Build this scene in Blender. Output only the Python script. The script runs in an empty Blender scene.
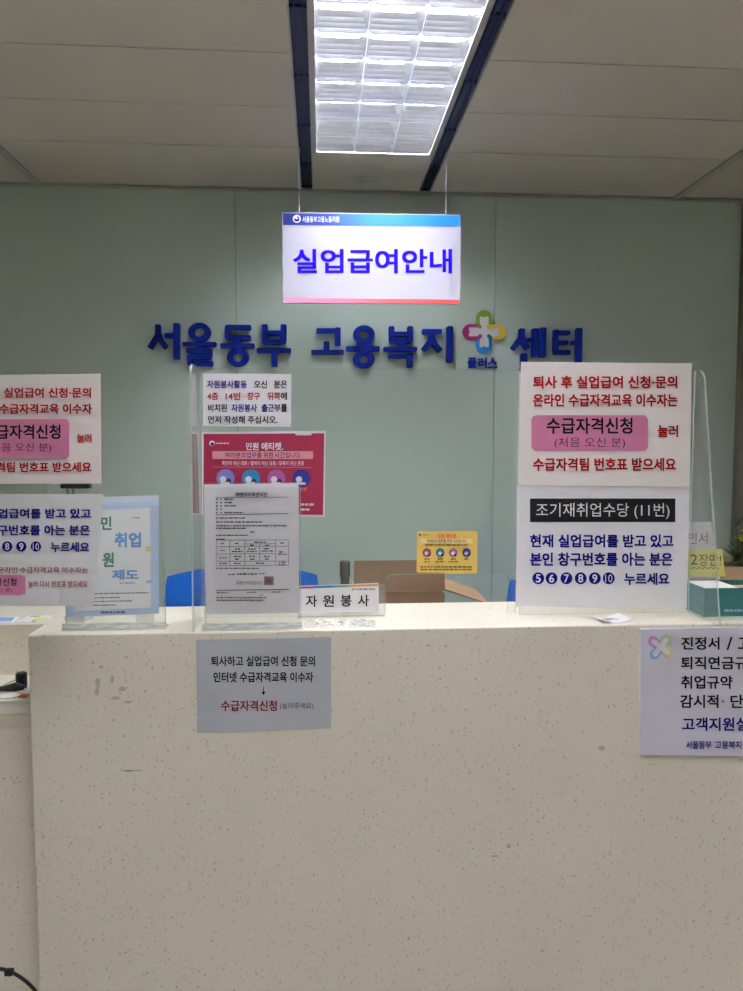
import bpy, bmesh, math, random
from mathutils import Vector, Matrix
random.seed(7)
R = math.radians
SC = bpy.context.scene
COL = SC.collection

# ------------------------------------------------------------------ camera, world, exposure
CAM_Z = 1.51
YAW, PITCH = R(3.96), R(4.03)
FPX = 744.0
cam_data = bpy.data.cameras.new('camera')
cam_data.sensor_fit = 'VERTICAL'; cam_data.sensor_height = 36.0
cam_data.lens = FPX / 991 * 36.0
cam_data.clip_start = 0.02
cam = bpy.data.objects.new('camera', cam_data); COL.objects.link(cam)
cam.location = (0, 0, CAM_Z)
cam.rotation_euler = (R(90) - PITCH, 0, -YAW)
SC.camera = cam
world = bpy.data.worlds.new('world'); SC.world = world
world.use_nodes = True
world.node_tree.nodes['Background'].inputs[0].default_value = (.9, .95, 1, 1)
world.node_tree.nodes['Background'].inputs[1].default_value = 0.05
SC.view_settings.view_transform = 'Standard'
SC.view_settings.look = 'None'
SC.view_settings.gamma = 1
SC.view_settings.exposure = 0.62
SC.cycles.transparent_max_bounces = 32
SC.cycles.max_bounces = 16; SC.cycles.diffuse_bounces = 8; SC.cycles.glossy_bounces = 8
TUBE_POWER, REAR_POWER = 62.0, 40.0

CMAT = Matrix.Rotation(-YAW, 3, 'Z') @ Matrix.Rotation(R(90) - PITCH, 3, 'X')
def ray(x, y):
    return CMAT @ Vector(((x - 371.5) / FPX, -(y - 495.5) / FPX, -1))
def at(x, y, D):                      # point of the photograph at distance D into the room
    d = ray(x, y); t = D / d.y
    return Vector((0, 0, CAM_Z)) + d * t
def on(x, y, z):                      # point of the photograph at height z
    d = ray(x, y); t = (z - CAM_Z) / d.z
    return Vector((0, 0, CAM_Z)) + d * t

# ------------------------------------------------------------------ materials
def S(r, g, b):
    f = lambda c: (c / 255 / 12.92) if c / 255 <= .04045 else ((c / 255 + .055) / 1.055) ** 2.4
    return (f(r), f(g), f(b), 1)
MATS = {}
def mat(name, col, rough=.6, spec=.4, metal=0.0, var=.04, scale=60, bump=0.0, coat=0.0):
    if name in MATS: return MATS[name]
    m = bpy.data.materials.new(name); m.use_nodes = True
    nt = m.node_tree; b = nt.nodes['Principled BSDF']
    b.inputs['Roughness'].default_value = rough
    b.inputs['Specular IOR Level'].default_value = spec
    b.inputs['Metallic'].default_value = metal
    b.inputs['Coat Weight'].default_value = coat; b.inputs['Coat Roughness'].default_value = .06
    tc = nt.nodes.new('ShaderNodeTexCoord'); no = nt.nodes.new('ShaderNodeTexNoise')
    no.inputs['Scale'].default_value = scale; no.inputs['Detail'].default_value = 3
    nt.links.new(tc.outputs['Object'], no.inputs['Vector'])
    mx = nt.nodes.new('ShaderNodeMix'); mx.data_type = 'RGBA'
    mx.inputs[6].default_value = tuple(c * (1 - var) for c in col[:3]) + (1,)
    mx.inputs[7].default_value = tuple(min(1, c * (1 + var)) for c in col[:3]) + (1,)
    nt.links.new(no.outputs['Fac'], mx.inputs[0])
    nt.links.new(mx.outputs[2], b.inputs['Base Color'])
    if bump:
        bp = nt.nodes.new('ShaderNodeBump'); bp.inputs['Strength'].default_value = bump
        bp.inputs['Distance'].default_value = .002
        nt.links.new(no.outputs['Fac'], bp.inputs['Height']); nt.links.new(bp.outputs['Normal'], b.inputs['Normal'])
    MATS[name] = m
    return m
def grad(name, stops, rough=.4):       # a printed colour gradient along the object's own x
    m = bpy.data.materials.new(name); m.use_nodes = True
    nt = m.node_tree; b = nt.nodes['Principled BSDF']; b.inputs['Roughness'].default_value = rough
    tc = nt.nodes.new('ShaderNodeTexCoord'); sp = nt.nodes.new('ShaderNodeSeparateXYZ'); cr = nt.nodes.new('ShaderNodeValToRGB')
    nt.links.new(tc.outputs['Generated'], sp.inputs[0]); nt.links.new(sp.outputs['X'], cr.inputs['Fac'])
    e = cr.color_ramp.elements
    e[0].position, e[0].color = stops[0]; e[1].position, e[1].color = stops[-1]
    for p, c in stops[1:-1]:
        k = e.new(p); k.color = c
    nt.links.new(cr.outputs['Color'], b.inputs['Base Color'])
    return m
def stone():
    m = bpy.data.materials.new('speckled_stone'); m.use_nodes = True
    nt = m.node_tree; L = nt.links; b = nt.nodes['Principled BSDF']
    b.inputs['Roughness'].default_value = .42; b.inputs['Specular IOR Level'].default_value = .4
    tc = nt.nodes.new('ShaderNodeTexCoord')
    base = S(224, 216, 199)
    def layer(prev, scale, r0, r1, thr, col, amt):
        v = nt.nodes.new('ShaderNodeTexVoronoi'); v.inputs['Scale'].default_value = scale
        v.inputs['Randomness'].default_value = 1
        no = nt.nodes.new('ShaderNodeTexNoise'); no.inputs['Scale'].default_value = scale * 2.2
        ad = nt.nodes.new('ShaderNodeVectorMath'); ad.operation = 'MULTIPLY_ADD'
        ad.inputs[1].default_value = (.9 / scale,) * 3
        L.new(tc.outputs['Object'], no.inputs['Vector']); L.new(no.outputs['Color'], ad.inputs[0]); L.new(tc.outputs['Object'], ad.inputs[2])
        L.new(ad.outputs[0], v.inputs['Vector'])
        mr = nt.nodes.new('ShaderNodeMapRange'); mr.inputs[1].default_value = r0; mr.inputs[2].default_value = r1
        mr.inputs[3].default_value = 1; mr.inputs[4].default_value = 0
        L.new(v.outputs['Distance'], mr.inputs[0])
        sp = nt.nodes.new('ShaderNodeSeparateColor'); L.new(v.outputs['Color'], sp.inputs[0])
        gt = nt.nodes.new('ShaderNodeMath'); gt.operation = 'GREATER_THAN'; gt.inputs[1].default_value = thr
        L.new(sp.outputs[0], gt.inputs[0])
        mu = nt.nodes.new('ShaderNodeMath'); mu.operation = 'MULTIPLY'
        L.new(mr.outputs[0], mu.inputs[0]); L.new(gt.outputs[0], mu.inputs[1])
        m2 = nt.nodes.new('ShaderNodeMath'); m2.operation = 'MULTIPLY'; m2.inputs[1].default_value = amt
        L.new(mu.outputs[0], m2.inputs[0])
        mx = nt.nodes.new('ShaderNodeMix'); mx.data_type = 'RGBA'
        L.new(m2.outputs[0], mx.inputs[0])
        if prev is None: mx.inputs[6].default_value = base
        else: L.new(prev, mx.inputs[6])
        mx.inputs[7].default_value = col
        return mx.outputs[2]
    o = layer(None, 70, .10, .24, .74, S(176, 171, 156), .8)
    o = layer(o, 105, .12, .26, .76, S(168, 164, 148), .75)
    o = layer(o, 150, .12, .28, .82, S(150, 147, 132), .7)
    o = layer(o, 88, .10, .20, .90, S(112, 110, 98), .75)
    o = layer(o, 80, .12, .28, .75, S(232, 226, 216), .7)
    no = nt.nodes.new('ShaderNodeTexNoise'); no.inputs['Scale'].default_value = 2.2; no.inputs['Detail'].default_value = 4
    L.new(tc.outputs['Object'], no.inputs['Vector'])
    mr = nt.nodes.new('ShaderNodeMapRange'); mr.inputs[3].default_value = .93; mr.inputs[4].default_value = 1.05
    L.new(no.outputs['Fac'], mr.inputs[0])
    hs = nt.nodes.new('ShaderNodeHueSaturation'); L.new(mr.outputs[0], hs.inputs['Value']); L.new(o, hs.inputs['Color'])
    L.new(hs.outputs[0], b.inputs['Base Color'])
    return m
def acrylic(name, tint, gloss=.0, haze=0.0):
    m = bpy.data.materials.new(name); m.use_nodes = True
    nt = m.node_tree; nt.nodes.clear(); L = nt.links
    out = nt.nodes.new('ShaderNodeOutputMaterial')
    tr = nt.nodes.new('ShaderNodeBsdfTransparent'); tr.inputs[0].default_value = tint
    gl = nt.nodes.new('ShaderNodeBsdfGlossy'); gl.inputs['Roughness'].default_value = .03
    no = nt.nodes.new('ShaderNodeTexNoise'); no.inputs['Scale'].default_value = 6
    df = nt.nodes.new('ShaderNodeBsdfDiffuse'); df.inputs[0].default_value = (.85, .87, .86, 1)
    geo = nt.nodes.new('ShaderNodeNewGeometry')
    ior = nt.nodes.new('ShaderNodeMix'); ior.inputs[2].default_value = 1.45; ior.inputs[3].default_value = 1 / 1.45
    L.new(geo.outputs['Backfacing'], ior.inputs[0])
    fr = nt.nodes.new('ShaderNodeFresnel'); L.new(ior.outputs[0], fr.inputs['IOR'])
    mh = nt.nodes.new('ShaderNodeMath'); mh.operation = 'MULTIPLY'; mh.inputs[1].default_value = haze * 2
    L.new(no.outputs['Fac'], mh.inputs[0])
    m1 = nt.nodes.new('ShaderNodeMixShader'); L.new(mh.outputs[0], m1.inputs[0]); L.new(tr.outputs[0], m1.inputs[1]); L.new(df.outputs[0], m1.inputs[2])
    m2 = nt.nodes.new('ShaderNodeMixShader'); L.new(fr.outputs[0], m2.inputs[0]); L.new(m1.outputs[0], m2.inputs[1]); L.new(gl.outputs[0], m2.inputs[2])
    L.new(m2.outputs[0], out.inputs['Surface'])
    return m
def emitter(name, col, s):
    m = bpy.data.materials.new(name); m.use_nodes = True
    b = m.node_tree.nodes['Principled BSDF']
    b.inputs['Base Color'].default_value = (.9, .9, .9, 1)
    b.inputs['Emission Color'].default_value = col; b.inputs['Emission Strength'].default_value = s
    return m

STONE = stone()
CLEAR = acrylic('clear_acrylic', (.990, .995, .992, 1), haze=.012)
EDGE = acrylic('acrylic_cut_edge', (.93, .95, .94, 1), haze=.62)
FILM = acrylic('clear_film', (.99, .995, .995, 1), haze=.14)
PAPER = mat('white_paper', S(236, 233, 236), .75, .2, var=.015)
PAPER_WARM = mat('warm_white_paper', S(238, 230, 226), .75, .2, var=.015)
PAPER_GREY = mat('grey_white_paper', S(222, 222, 222), .7, .25, var=.015)
INK_BLACK = mat('black_ink', S(28, 26, 28), .9, .08)
INK_GREY = mat('grey_ink', S(84, 80, 80), .9, .08)
INK_RED = mat('red_ink', S(160, 20, 24), .9, .08)
INK_DARKRED = mat('dark_red_ink', S(140, 22, 36), .9, .08)
INK_BLUE = mat('navy_ink', S(18, 20, 118), .9, .08)
INK_SIGN = mat('violet_blue_ink', S(24, 0, 168), .9, .08)
INK_WHITE = mat('white_ink', S(236, 232, 236), .6, .3)
PINK = mat('pink_print', S(200, 120, 154), .65, .25)
BLACK_PRINT = mat('black_print', S(22, 26, 26), .5, .3)
NAVY_LETTER = mat('navy_letter_acrylic', S(0, 30, 128), .55, .15)

# ------------------------------------------------------------------ mesh helpers
class MB:
    def __init__(s): s.v, s.f, s.m = [], [], []
    def poly(s, pts, mi=0):
        n = len(s.v); s.v += [Vector(p) for p in pts]; s.f.append(tuple(range(n, n + len(pts)))); s.m.append(mi)
    def faces(s, vs, fs, mi=0):
        n = len(s.v); s.v += [Vector(p) for p in vs]
        for f in fs: s.f.append(tuple(n + i for i in f)); s.m.append(mi)
        return s
    def box(s, lo, hi, mi=0, rot=0, piv=None):
        (a, b, c), (d, e, g) = lo, hi
        vs = [Vector(p) for p in ((a, b, c), (d, b, c), (d, e, c), (a, e, c), (a, b, g), (d, b, g), (d, e, g), (a, e, g))]
        if rot:
            pv = Vector(piv) if piv else Vector(((a + d) / 2, (b + e) / 2, 0))
            M = Matrix.Rotation(rot, 3, 'Z'); vs = [M @ (p - pv) + pv for p in vs]
        return s.faces(vs, [(0, 3, 2, 1), (4, 5, 6, 7), (0, 1, 5, 4), (1, 2, 6, 5), (2, 3, 7, 6), (3, 0, 4, 7)], mi)
    def prism(s, pts, off, mi=0, edge=None):       # polygon + its copy moved by off, closed
        pts = [Vector(p) for p in pts]; n = len(pts); off = Vector(off); b = len(s.v)
        s.v += pts + [p + off for p in pts]
        s.f.append(tuple(b + i for i in range(n))); s.m.append(mi)
        s.f.append(tuple(b + n + i for i in reversed(range(n)))); s.m.append(mi)
        for i in range(n):
            j = (i + 1) % n
            s.f.append((b + j, b + i, b + n + i, b + n + j)); s.m.append(mi if edge is None else edge)
        return s
    def tube(s, path, r, n=10, mi=0, cap=True):
        path = [Vector(p) for p in path]; rings = []
        rs = r if isinstance(r, (list, tuple)) else [r] * len(path)
        for i, p in enumerate(path):
            t = (path[min(i + 1, len(path) - 1)] - path[max(i - 1, 0)]).normalized()
            a = t.orthogonal() if i == 0 else (a - t * a.dot(t))
            if a.length < 1e-6: a = t.orthogonal()
            a.normalize(); c = t.cross(a)
            rings.append([p + (a * math.cos(2 * math.pi * k / n) + c * math.sin(2 * math.pi * k / n)) * rs[i] for k in range(n)])
        b = len(s.v)
        for g in rings: s.v += g
        for i in range(len(path) - 1):
            for k in range(n):
                k2 = (k + 1) % n
                s.f.append((b + i * n + k, b + i * n + k2, b + (i + 1) * n + k2, b + (i + 1) * n + k)); s.m.append(mi)
        if cap:
            s.f.append(tuple(b + k for k in reversed(range(n)))); s.m.append(mi)
            e = b + (len(path) - 1) * n
            s.f.append(tuple(e + k for k in range(n))); s.m.append(mi)
        return s
    def lathe(s, c, prof, n=24, mi=0):              # prof: (radius, z) bottom to top around vertical axis through c
        c = Vector(c); b = len(s.v)
        for r, z in prof:
            s.v += [c + Vector((r * math.cos(2 * math.pi * k / n), r * math.sin(2 * math.pi * k / n), z)) for k in range(n)]
        for i in range(len(prof) - 1):
            for k in range(n):
                k2 = (k + 1) % n
                s.f.append((b + i * n + k, b + i * n + k2, b + (i + 1) * n + k2, b + (i + 1) * n + k)); s.m.append(mi)
        s.f.append(tuple(b + k for k in reversed(range(n)))); s.m.append(mi)
        e = b + (len(prof) - 1) * n
        s.f.append(tuple(e + k for k in range(n))); s.m.append(mi)
        return s

def base_of(vs):
    return Vector(((min(v.x for v in vs) + max(v.x for v in vs)) / 2, (min(v.y for v in vs) + max(v.y for v in vs)) / 2, min(v.z for v in vs)))
def build(name, mb, mats, parent=None, smooth=False, bevel=0, fix=True, origin=None):
    mats = mats if isinstance(mats, (list, tuple)) else [mats]
    o0 = Vector(origin) if origin is not None else base_of(mb.v)
    me = bpy.data.meshes.new(name)
    me.from_pydata([v - o0 for v in mb.v], [], mb.f)
    for m in mats: me.materials.append(m)
    me.polygons.foreach_set('material_index', mb.m)
    if fix:
        bm = bmesh.new(); bm.from_mesh(me); bmesh.ops.recalc_face_normals(bm, faces=bm.faces); bm.to_mesh(me); bm.free()
    if smooth: me.polygons.foreach_set('use_smooth', [True] * len(me.polygons))
    me.update()
    o = bpy.data.objects.new(name, me); COL.objects.link(o)
    o['world_origin'] = o0[:]
    if parent is None: o.location = o0
    else:
        o.parent = parent; o.location = o0 - Vector(parent['world_origin'])
    if bevel:
        b = o.modifiers.new('bevel', 'BEVEL'); b.width = bevel; b.segments = 2; b.limit_method = 'ANGLE'; b.angle_limit = R(40)
    return o
def empty(name, loc):
    o = bpy.data.objects.new(name, None); COL.objects.link(o); o.location = loc; o['world_origin'] = Vector(loc)[:]
    o.empty_display_size = .05
    return o
def tag(o, label, cat, group=None):
    o['label'] = label; o['category'] = cat
    if group: o['group'] = group
    return o
def structure(o, label=None):
    o['kind'] = 'structure'
    if label: o['label'] = label
    return o
def copy_tree(o, parent=None):
    c = o.copy(); COL.objects.link(c)
    if parent is not None: c.parent = parent
    for ch in list(o.children): copy_tree(ch, c)
    return c

FONT_CACHE = {}
def glyphs(body, bold):
    k = (body, bold)
    if k not in FONT_CACHE:
        c = bpy.data.curves.new('t', 'FONT'); c.body = body; c.size = 1; c.offset = bold; c.resolution_u = 4
        o = bpy.data.objects.new('t', c); COL.objects.link(o)
        bpy.context.view_layer.update()
        me = bpy.data.meshes.new_from_object(o.evaluated_get(bpy.context.evaluated_depsgraph_get()))
        FONT_CACHE[k] = ([v.co.copy() for v in me.vertices], [tuple(p.vertices) for p in me.polygons])
        bpy.data.objects.remove(o); bpy.data.curves.remove(c); bpy.data.meshes.remove(me)
    return FONT_CACHE[k]

class Sign:
    """Printing on a sheet that stands upright at distance D, facing the room's front."""
    flat = True
    def __init__(s, D): s.D, s.ink = D, {}
    def _mb(s, m, name='lettering'):
        return s.ink.setdefault((name, m.name), (MB(), m))[0]
    def w(s, x, y, l=0): return at(x, y, s.D - .0008 - l)
    def text(s, body, x0, y0, x1, y1, m, bold=.028, name='lettering'):
        vs, fs = glyphs(body, min(bold, 0))
        a = [min(v.x for v in vs), max(v.x for v in vs), min(v.y for v in vs), max(v.y for v in vs)]
        TL, TR, BL = s.w(x0, y0, .0006), s.w(x1, y0, .0006), s.w(x0, y1, .0006)
        BR = s.w(x1, y1, .0006)
        sh = [(0, 0)] if bold <= .003 else [(-bold, -bold), (bold, -bold), (bold, bold), (-bold, bold)]
        bx = max(0, bold); wx, wy = a[1] - a[0] + 2 * bx, a[3] - a[2] + 2 * bx
        ex, ez = TR - TL, TL - BL
        for q, (dx, dy) in enumerate(sh):
            out = []
            for v in vs:
                u = (v.x + dx - a[0] + bx) / wx; t = (v.y + dy - a[2] + bx) / wy
                if s.flat: p = BL.lerp(BR, u).lerp(TL.lerp(TR, u), t)
                else: p = s.w(x0 + u * (x1 - x0), y1 + t * (y0 - y1), .0006)
                p.y -= .00003 * q; out.append(p)
            s._mb(m, name).faces(out, fs)
    def rect(s, x0, y0, x1, y1, m, name='printed_panel', rad=0, l=.0002):
        if not s.flat:
            for k in range(24):
                a, b = x0 + (x1 - x0) * k / 24, x0 + (x1 - x0) * (k + 1) / 24
                c = [.25, .08][k in (1, 22)] * rad * 2 if k in (0, 1, 22, 23) else 0
                s._mb(m, name).poly([s.w(a, y0 + c, l), s.w(b, y0 + c, l), s.w(b, y1 - c, l), s.w(a, y1 - c, l)])
            return
        if not rad: pts = [(x0, y0), (x1, y0), (x1, y1), (x0, y1)]
        else:
            pts = []
            for cx, cy, a0 in ((x1 - rad, y0 + rad, -90), (x1 - rad, y1 - rad, 0), (x0 + rad, y1 - rad, 90), (x0 + rad, y0 + rad, 180)):
                pts += [(cx + rad * math.cos(R(a0 + k * 15)), cy + rad * math.sin(R(a0 + k * 15))) for k in range(7)]
        s._mb(m, name).poly([s.w(x, y, l) for x, y in pts])
    def poly(s, pts, m, name='lettering', l=.0006): s._mb(m, name).poly([s.w(x, y, l) for x, y in pts])
    def disc(s, cx, cy, r, m, name='printed_dot', l=.0004, ry=None, n=20):
        s._mb(m, name).poly([s.w(cx + r * math.cos(2 * math.pi * k / n), cy + (ry or r) * math.sin(2 * math.pi * k / n), l) for k in range(n)])
    def line(s, x0, y0, x1, y1, wd, m, name='printed_rules', l=.0004):
        d = Vector((x1 - x0, y1 - y0)).normalized(); n = Vector((-d.y, d.x)) * wd / 2
        s._mb(m, name).poly([s.w(x0 + n.x, y0 + n.y, l), s.w(x1 + n.x, y1 + n.y, l), s.w(x1 - n.x, y1 - n.y, l), s.w(x0 - n.x, y0 - n.y, l)])
    def words(s, x0, x1, y, h, m, name='small_print', slope=0.0, fill=.8):   # print too small to read in the photograph
        x = x0; rnd = random.Random(int(x0 * 7 + y * 13))
        while x < x1 - .5:
            wd = min(rnd.uniform(1.6, 5), x1 - x); yy = y + slope * (x - x0)
            k = x
            while k < x + wd - .3:
                g = min(rnd.uniform(.7, 1.1), x + wd - k)
                hh = h * rnd.uniform(.85, 1.15)
                s.rect(k, yy - hh / 2, k + g * .82, yy + hh / 2, m, name, l=.0005); k += g
            x += wd + rnd.uniform(.5, 1.0)
    def finish(s, parent, labels={}):
        for (name, mn), (mb, m) in s.ink.items():
            o = build(name, mb, m, parent, fix=False)
            if (name, mn) in labels: o['label'] = labels[(name, mn)]

def sheet(name, corners, D, m, thick=.0007, parent=None, bend=None, nx=1, ny=1):
    """A paper sheet through four photograph corners (tl, tr, br, bl) at distance D."""
    tl, tr, br, bl = [at(x, y, D) for x, y in corners]
    mb = MB(); vs = []
    for j in range(ny + 1):
        for i in range(nx + 1):
            u, t = i / nx, j / ny
            p = bl.lerp(br, u).lerp(tl.lerp(tr, u), t)
            if bend: p = p + Vector((0, bend(u, t), 0))
            vs.append(p)
    N = len(vs); vs2 = vs + [p + Vector((0, thick, 0)) for p in vs]; fs = []
    W = nx + 1
    for j in range(ny):
        for i in range(nx):
            a = j * W + i
            fs += [(a, a + 1, a + W + 1, a + W), (N + a, N + a + W, N + a + W + 1, N + a + 1)]
    ring = [i for i in range(nx)] + [j * W + nx for j in range(ny)] + [ny * W + i for i in range(nx, 0, -1)] + [j * W for j in range(ny, 0, -1)]
    for k in range(len(ring)):
        a, b = ring[k], ring[(k + 1) % len(ring)]
        fs.append((a, b, N + b, N + a))
    mb.faces(vs2, fs)
    return build(name, mb, m, parent)

# ------------------------------------------------------------------ the room
WALL_Y, CEIL = 2.90, 2.464
XL, XR, YB = -4.0, 4.0, -4.2
WALLG = mat('green_glass_wall', S(190, 206, 194), .42, .5, var=.02, scale=3, coat=.9)
CEILM = mat('ceiling_panel', S(206, 197, 182), .85, .2, var=.05, scale=220, bump=.15)
DARK = mat('dark_gap', S(30, 30, 30), .9, .1)
TRIMW = mat('ceiling_trim', S(178, 174, 168), .5, .4)
NAVY = mat('navy_strip', S(26, 36, 78), .5, .4)
seams = [at(236, 300, WALL_Y).x + k * (at(495, 300, WALL_Y).x - at(236, 300, WALL_Y).x) for k in range(-3, 6)]
mb = MB(); xs = [XL] + [x for x in seams if XL < x < XR] + [XR]
for a, b in zip(xs, xs[1:]): mb.box((a + .0009, WALL_Y, 0), (b - .0009, WALL_Y + .01, CEIL + .05))
mb.box((XL, WALL_Y + .009, 0), (XR, WALL_Y + .06, CEIL + .05), 1)
structure(build('wall_back', mb, [WALLG, mat('joint_sealant', S(112, 120, 112), .6)]), 'grey green glass panelled wall behind the counter')
PAINT = mat('room_paint', S(200, 198, 190), .8, .2)
structure(build('wall_left', MB().box((XL - .06, YB, 0), (XL, WALL_Y, CEIL + .05)), PAINT))
structure(build('wall_right', MB().box((XR, YB, 0), (XR + .06, WALL_Y, CEIL + .05)), PAINT))
structure(build('wall_front', MB().box((XL, YB - .06, 0), (XR, YB, CEIL + .05)), PAINT))
structure(build('floor', MB().box((XL, YB, -.06), (XR, WALL_Y, 0)), mat('floor_tile', S(172, 168, 160), .4, .4)))

LS = (on(307, 150, CEIL).x, on(446, 155, CEIL).x)      # centres of the two navy strips
LS = (at(307, 190, WALL_Y - .01).x, at(424.5, 193, WALL_Y - .01).x)
HS = .024                                              # half their width
PITCHX = 2.42
FX0, FX1 = LS[0] + HS + .012, LS[1] - HS - .012        # the band that holds the lights
BAND = [(LS[0] + HS + k * PITCHX, LS[1] - HS + k * PITCHX) for k in (-1, 0, 1)]
FIX = {0: [(1.33, 2.53), (-.08, 1.12), (-1.5, -.3)], -1: [(0, 1.2)], 1: [(0, 1.2)]}
ceil = MB()
def panels(x0, x1, y0, y1, ys):
    e = [y0] + sorted(y for y in ys if y0 + .02 < y < y1 - .02) + [y1]
    for a, b in zip(e, e[1:]): ceil.box((x0, a + .002, CEIL), (x1, b - .002, CEIL + .012))
YS = [on(150, 144, CEIL).y - .295 * k for k in range(24)]
edges = []
for i, k in enumerate((-1, 0, 1)):
    b0, b1 = BAND[i]
    edges.append((b0 - 2 * HS, b1 + 2 * HS))
    y = YB; segs = []
    for (f0, f1) in sorted(FIX[k]):
        segs.append((y, f0)); y = f1
    segs.append((y, WALL_Y - .02))
    for a, b in segs: ceil.box((b0, a, CEIL), (b1, b, CEIL + .012))
tbars = []
cols = [(XL, edges[0][0])]
for a, b in zip(edges, edges[1:]):
    mid = (a[1] + b[0]) / 2
    cols += [(a[1], mid - .008), (mid + .008, b[0])]; tbars.append(mid)
cols.append((edges[-1][1], XR))
for a, b in cols: panels(a, b, YB, WALL_Y - .02, YS)
ceil.box((XL, YB, CEIL + .10), (XR, WALL_Y, CEIL + .14), 1)
ceil.box((XL, WALL_Y - .02, CEIL + .01), (XR, WALL_Y, CEIL + .02), 1)
structure(build('ceiling', ceil, [CEILM, DARK]), 'grey beige ceiling of long narrow panels')
n = 0
for i, (b0, b1) in enumerate(BAND):
    for c in (b0 - HS, b1 + HS):
        n += 1
        mb = MB()
        mb.box((c - HS + .003, YB, CEIL + .012), (c + HS - .003, WALL_Y - .005, CEIL + .018))
        mb.box((c - HS * .45, YB, CEIL + .004), (c - HS * .3, WALL_Y - .005, CEIL + .013)); mb.box((c + HS * .3, YB, CEIL + .004), (c + HS * .45, WALL_Y - .005, CEIL + .013))
        for q in range(22): mb.box((c - HS + .003, WALL_Y - .25 - .31 * q, CEIL + .005), (c + HS - .003, WALL_Y - .235 - .31 * q, CEIL + .013))
        mb.box((c - HS, YB, CEIL - .002), (c - HS + .004, WALL_Y - .005, CEIL + .014), 1); mb.box((c + HS - .004, YB, CEIL - .002), (c + HS, WALL_Y - .005, CEIL + .014), 1)
        structure(build('trim_%d' % n, mb, [NAVY, TRIMW]), 'navy slot strip running along the ceiling beside the light')
for x in tbars + [BAND[0][0] - .04 - .98, BAND[2][1] + .04 + .98]:
    n += 1
    structure(build('trim_%d' % n, MB().box((x - .014, YB, CEIL - .006), (x + .014, WALL_Y - .02, CEIL + .002)), TRIMW), 'pale cover strip across the ceiling panels')
n += 1
structure(build('trim_%d' % n, MB().box((XL, WALL_Y - .016, CEIL - .008), (XR, WALL_Y, CEIL - .001)), TRIMW), 'pale moulding where wall meets ceiling')

# recessed louvre lights
LOUV = mat('louvre_aluminium', (.88, .89, .94, 1), .24, .5, metal=1.0, var=.01)
TUBE = emitter('fluorescent_tube', (.93, .96, 1, 1), TUBE_POWER)
REFL = mat('light_reflector', (.9, .9, .92, 1), .35, .5, metal=.3)
def make_light(x0, x1, y0, y1):
    t = empty('ceiling_light', ((x0 + x1) / 2, (y0 + y1) / 2, CEIL))
    g = .012
    f = MB()
    for a, b in (((x0, y0), (x1, y0 + g)), ((x0, y1 - g), (x1, y1)), ((x0, y0 + g), (x0 + g, y1 - g)), ((x1 - g, y0 + g), (x1, y1 - g))):
        f.box((a[0], a[1], CEIL - .003), (b[0], b[1], CEIL + .012))
    build('frame', f, TRIMW, t)
    h = MB()
    zt = CEIL + .095
    h.box((x0 + g, y0 + g, zt), (x1 - g, y1 - g, zt + .003))
    for a, b in (((x0 + g - .003, y0 + g), (x0 + g, y1 - g)), ((x1 - g, y0 + g), (x1 - g + .003, y1 - g)), ((x0 + g, y0 + g - .003), (x1 - g, y0 + g)), ((x0 + g, y1 - g), (x1 - g, y1 - g + .003))):
        h.box((a[0], a[1], CEIL + .012), (b[0], b[1], zt))
    build('housing', h, REFL, t)
    X0, X1, Y0, Y1 = x0 + g, x1 - g, y0 + g, y1 - g
    cw = (X1 - X0) / 3
    for k in range(3):
        cx = X0 + cw * (k + .5)
        tb = MB().tube([(cx, Y0 + .03, CEIL + .068), (cx, Y1 - .03, CEIL + .068)], .013, 12)
        tube = build('tube', tb, TUBE, t, smooth=False)
        e = MB()
        for ya, yb in ((Y0, Y0 + .03), (Y1 - .03, Y1)): e.box((cx - .016, ya, CEIL + .052), (cx + .016, yb, zt))
        build('tube_socket', e, PAPER, tube)
    def vee(p0, p1, nrm, mb):        # parabolic blade, thick at the top
        p0, p1, nrm = Vector(p0), Vector(p1), Vector(nrm)
        prof = [(.0008, .0), (.0034, .010), (.0068, .020), (.0112, .031), (.0175, .043)]
        a, b = [], []
        for w, z in prof: a.append((w, z))
        ring = [(w, z) for w, z in prof] + [(-w, z) for w, z in reversed(prof)]
        up = Vector((0, 0, 1))
        A = [p0 + nrm * w + up * z for w, z in ring]
        mb.prism(A, p1 - p0)
    lg = MB()
    for k in (1, 2): vee((X0 + cw * k, Y0, CEIL + .002), (X0 + cw * k, Y1, CEIL + .002), (1, 0, 0), lg)
    for xx in (X0, X1): vee((xx, Y0, CEIL + .002), (xx, Y1, CEIL + .002), (1, 0, 0), lg)
    build('long_louvre', lg, LOUV, t)
    nrow = round((Y1 - Y0) / .118)
    for k in range(nrow + 1):
        yy = Y0 + (Y1 - Y0) * k / nrow
        c = MB()
        for q in range(3): vee((X0 + cw * q + .003, yy, CEIL + .002), (X0 + cw * (q + 1) - .003, yy, CEIL + .002), (0, 1, 0), c)
        build('cross_louvre', c, LOUV, t)
    return t
b0, b1 = BAND[1]
REAR = emitter('dimmed_fluorescent_tube', (.96, .97, 1, 1), REAR_POWER)  # same kind of tube, set weaker so the main light stands out on the wall
light = make_light(b0, b1, 1.33, 2.53)
tube0 = [c for c in light.children if c.name.startswith('tube')][0]
rear_tube = tube0.data.copy(); rear_tube.materials[0] = REAR
tag(light, 'bright louvred ceiling light in view above the hanging sign, between navy strips', 'ceiling light', 'louvred ceiling lights')
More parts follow.
